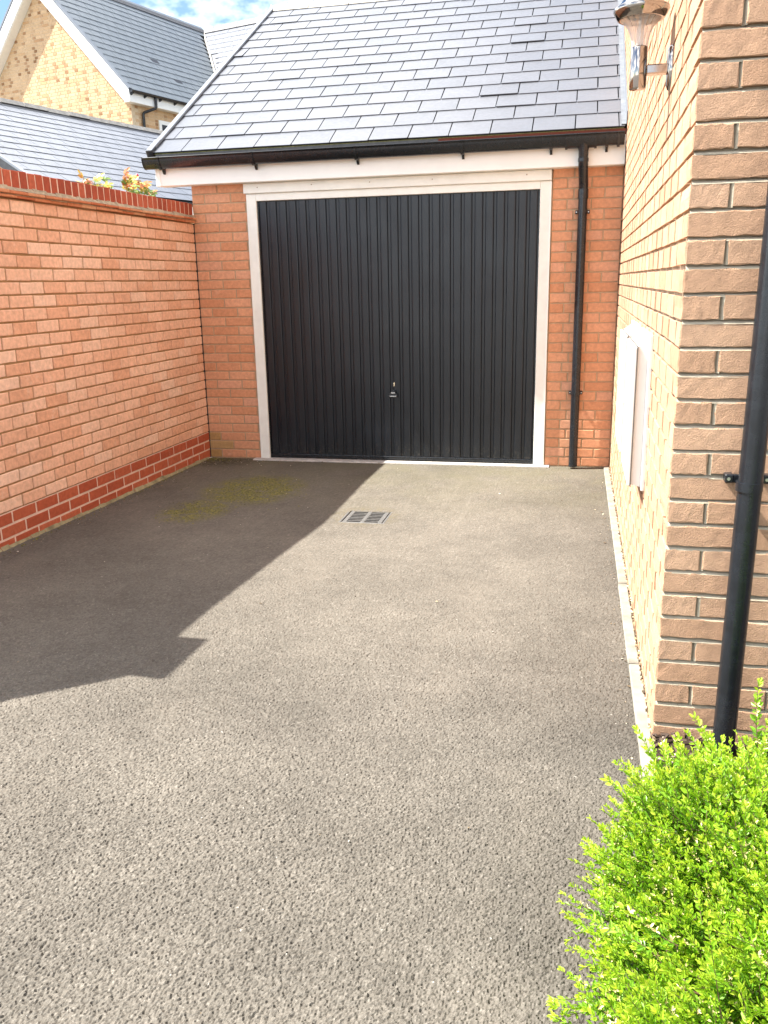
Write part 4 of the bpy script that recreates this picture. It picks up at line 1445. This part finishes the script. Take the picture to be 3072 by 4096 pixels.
stems = [((-.9, 2.0), (-.98, 2.10), (-1.05, 2.21)), ((-.80, 1.9), (-.90, 2.12), (-.86, 2.22)), ((-.55, 1.9), (-.68, 2.10), (-.78, 2.19)), ((-.50, 1.9), (-.45, 2.16), (-.41, 2.31)),
         ((-.35, 1.8), (-.30, 2.10), (-.21, 2.30)), ((-.2, 1.8), (-.16, 2.10), (-.14, 2.27)), ((-.3, 1.8), (-.34, 2.1), (-.32, 2.24)), ((-.15, 1.8), (-.08, 2.1), (-.03, 2.22))]
mb = MB()
mb.tube([(RX - .05, -.5, -.05), (RX, -.5, .9), (RX, -.5, 1.85)], [.012, .009, .006], 6)
for st in stems:
    mb.tube([(RX, -.5, 1.7)] + [(RX + rr.uniform(-.03, .03), a, b) for a, b in st], [.004, .003, .0028, .002], 5)
mb.build('stems', M_ROSES, rs)
for st in stems:
    (a0, b0), (a1, b1), (a2, b2) = st
    for k in range(22):
        t = rr.uniform(.02, 1.0)
        yy = a1 + (a2 - a1) * t; zz = b1 + (b2 - b1) * t
        mat = rr.choices([M_ROSEG, M_ROSEY, M_ROSEO], [.5, .3, .2])[0] if t < .75 else rr.choices([M_ROSEY, M_ROSEO, M_ROSEG], [.45, .4, .15])[0]
        rose_leaf((RX + rr.uniform(-.02, .04), yy, zz), (rr.uniform(-.2, .7), rr.uniform(-1, 1), rr.uniform(-.4, .45)), rr.uniform(.05, .08), mat)
for k in range(10):
    rose_leaf((RX + rr.uniform(-.02, .06), rr.uniform(-.42, -.08), rr.uniform(2.09, 2.17)), (rr.uniform(.0, .7), rr.uniform(-1, 1), rr.uniform(-.3, .4)), rr.uniform(.05, .07), M_ROSEG if k % 3 else M_ROSEY)
MB().lathe([(0, 0), (.010, .004), (.013, .014), (.008, .026), (0, .030)], 10, m=Matrix.Translation((RX, -.205, 2.30))).build('bud', M_ROSEB, rs)

# ------------------------------------------------------------------ litter on the drive
M_LIT = NT('dry_litter')
M_LIT.color(M_LIT.ramp(M_LIT.rnd(), [(0, (.05, .035, .02)), (.45, (.13, .09, .05)), (.75, (.30, .22, .12)), (.9, (.48, .42, .30)), (1, (.70, .66, .58))]))
M_LIT.rough(.9)


def drive_z(x, y):
    z = .004 * math.sin(x * 2.1 + 1.0) * math.sin(y * 1.7) - .003
    z += .024 * min(1, max(0, (1.4 - x) / 1.4)) * min(1.3, max(0, -y / 3.0))
    z += .035 * min(1, max(0, (-y - 1.9) / 1.6)) * min(1, max(0, (3.2 - x) / 1.7)) * min(1, x / 1.2)
    return z - .018 * math.exp(-((x - 1.81) ** 2 + (y + 1.66) ** 2) / .5)


mb = MB()
lr = random.Random(77)
for i in range(760):
    k = i % 10
    if k < 3: x, y = lr.uniform(0, .06) + abs(lr.gauss(0, .05)), lr.uniform(-3.4, -.02)        # foot of the boundary wall
    elif k < 5: x, y = 3.352 - abs(lr.gauss(0, .03)), lr.uniform(-5.0, -.05)                  # along the kerb
    elif k < 7: x, y = abs(lr.gauss(.1, .35)), -.03 - abs(lr.gauss(0, .22))                  # damp corner
    elif k < 8: x, y = lr.gauss(.85, .4), lr.gauss(-1.2, .5)
    elif k < 9: x, y = lr.uniform(.45, 3.3), -.085 - abs(lr.gauss(0, .02))                     # door sill
    else: x, y = lr.uniform(.2, 3.3), lr.uniform(-5.6, -.2)
    if not (.004 < x < 3.352) or y > -.01 or (abs(x - 1.81) < .16 and abs(y + 1.66) < .16): continue
    big = lr.random() < .12
    L = lr.uniform(.010, .022) if big else lr.uniform(.003, .009)
    W = L * lr.uniform(.25, .8)
    T_ = lr.uniform(.001, .003)
    m = Matrix.Translation((x, y, drive_z(x, y) + .002 + T_)) @ Euler((lr.uniform(-.25, .25), lr.uniform(-.25, .25), lr.uniform(0, 6.28))).to_matrix().to_4x4()
    mb.add([(-L / 2, 0, 0), (-L * .1, -W / 2, T_), (L / 2, 0, T_ * .4), (L * .05, W / 2, T_ * .7), (0, 0, -T_)], [(0, 1, 2, 3), (0, 4, 1), (1, 4, 2), (2, 4, 3), (3, 4, 0)], m=m)
for i in range(420):
    # dirt packed between kerb and house wall
    y = lr.uniform(-4.3, -.05); x = 3.398 + lr.gauss(0, .003)
    L = lr.uniform(.006, .022); W = lr.uniform(.003, .007)
    m = Matrix.Translation((x, y, .014 + lr.uniform(-.004, .004))) @ Matrix.Rotation(math.pi / 2 + lr.gauss(0, .25), 4, 'Z')
    mb.box(-L / 2, L / 2, -W / 2, W / 2, -.003, .003, m=m)
setp(mb.build('leaf_litter', M_LIT.m), 'dry leaf crumbs and grit along the edges of the driveway', 'litter', kind='stuff')

# moss cushions on the shaded side of the drive and in the damp corner
M_CUSH = NT('moss_cushion')
M_CUSH.color(M_CUSH.ramp(M_CUSH.rnd(), [(0, (.05, .05, .012)), (.5, (.11, .105, .02)), (1, (.21, .19, .035))]))
M_CUSH.rough(.95)
mb = MB()
for i in range(900):
    k = i % 6
    if k < 3: x, y = lr.gauss(.82, .17), lr.gauss(-1.10, .21)
    elif k < 4: x, y = lr.gauss(.66, .10), lr.gauss(-1.74, .14)
    elif k < 5: x, y = abs(lr.gauss(.03, .10)) + .02, -.02 - abs(lr.gauss(0, .10))
    else: x, y = .008 + abs(lr.gauss(0, .012)), lr.uniform(-3.2, -.02)
    if x < .003 or y > -.008: continue
    R = lr.uniform(.003, .009); H = R * lr.uniform(.3, .6)
    z = drive_z(x, y) - .001
    n = 6; a0 = lr.uniform(0, 1)
    v = [(x + R * lr.uniform(.7, 1.2) * math.cos(a0 + j * 6.283 / n), y + R * lr.uniform(.7, 1.2) * math.sin(a0 + j * 6.283 / n), z) for j in range(n)] + [(x, y, z + H + .002)]
    mb.add(v, [(j, (j + 1) % n, n) for j in range(n)], True)
setp(mb.build('moss_cushions', M_CUSH.m), 'yellow-green moss growing on the shaded tarmac in front of the garage', 'moss', kind='stuff')
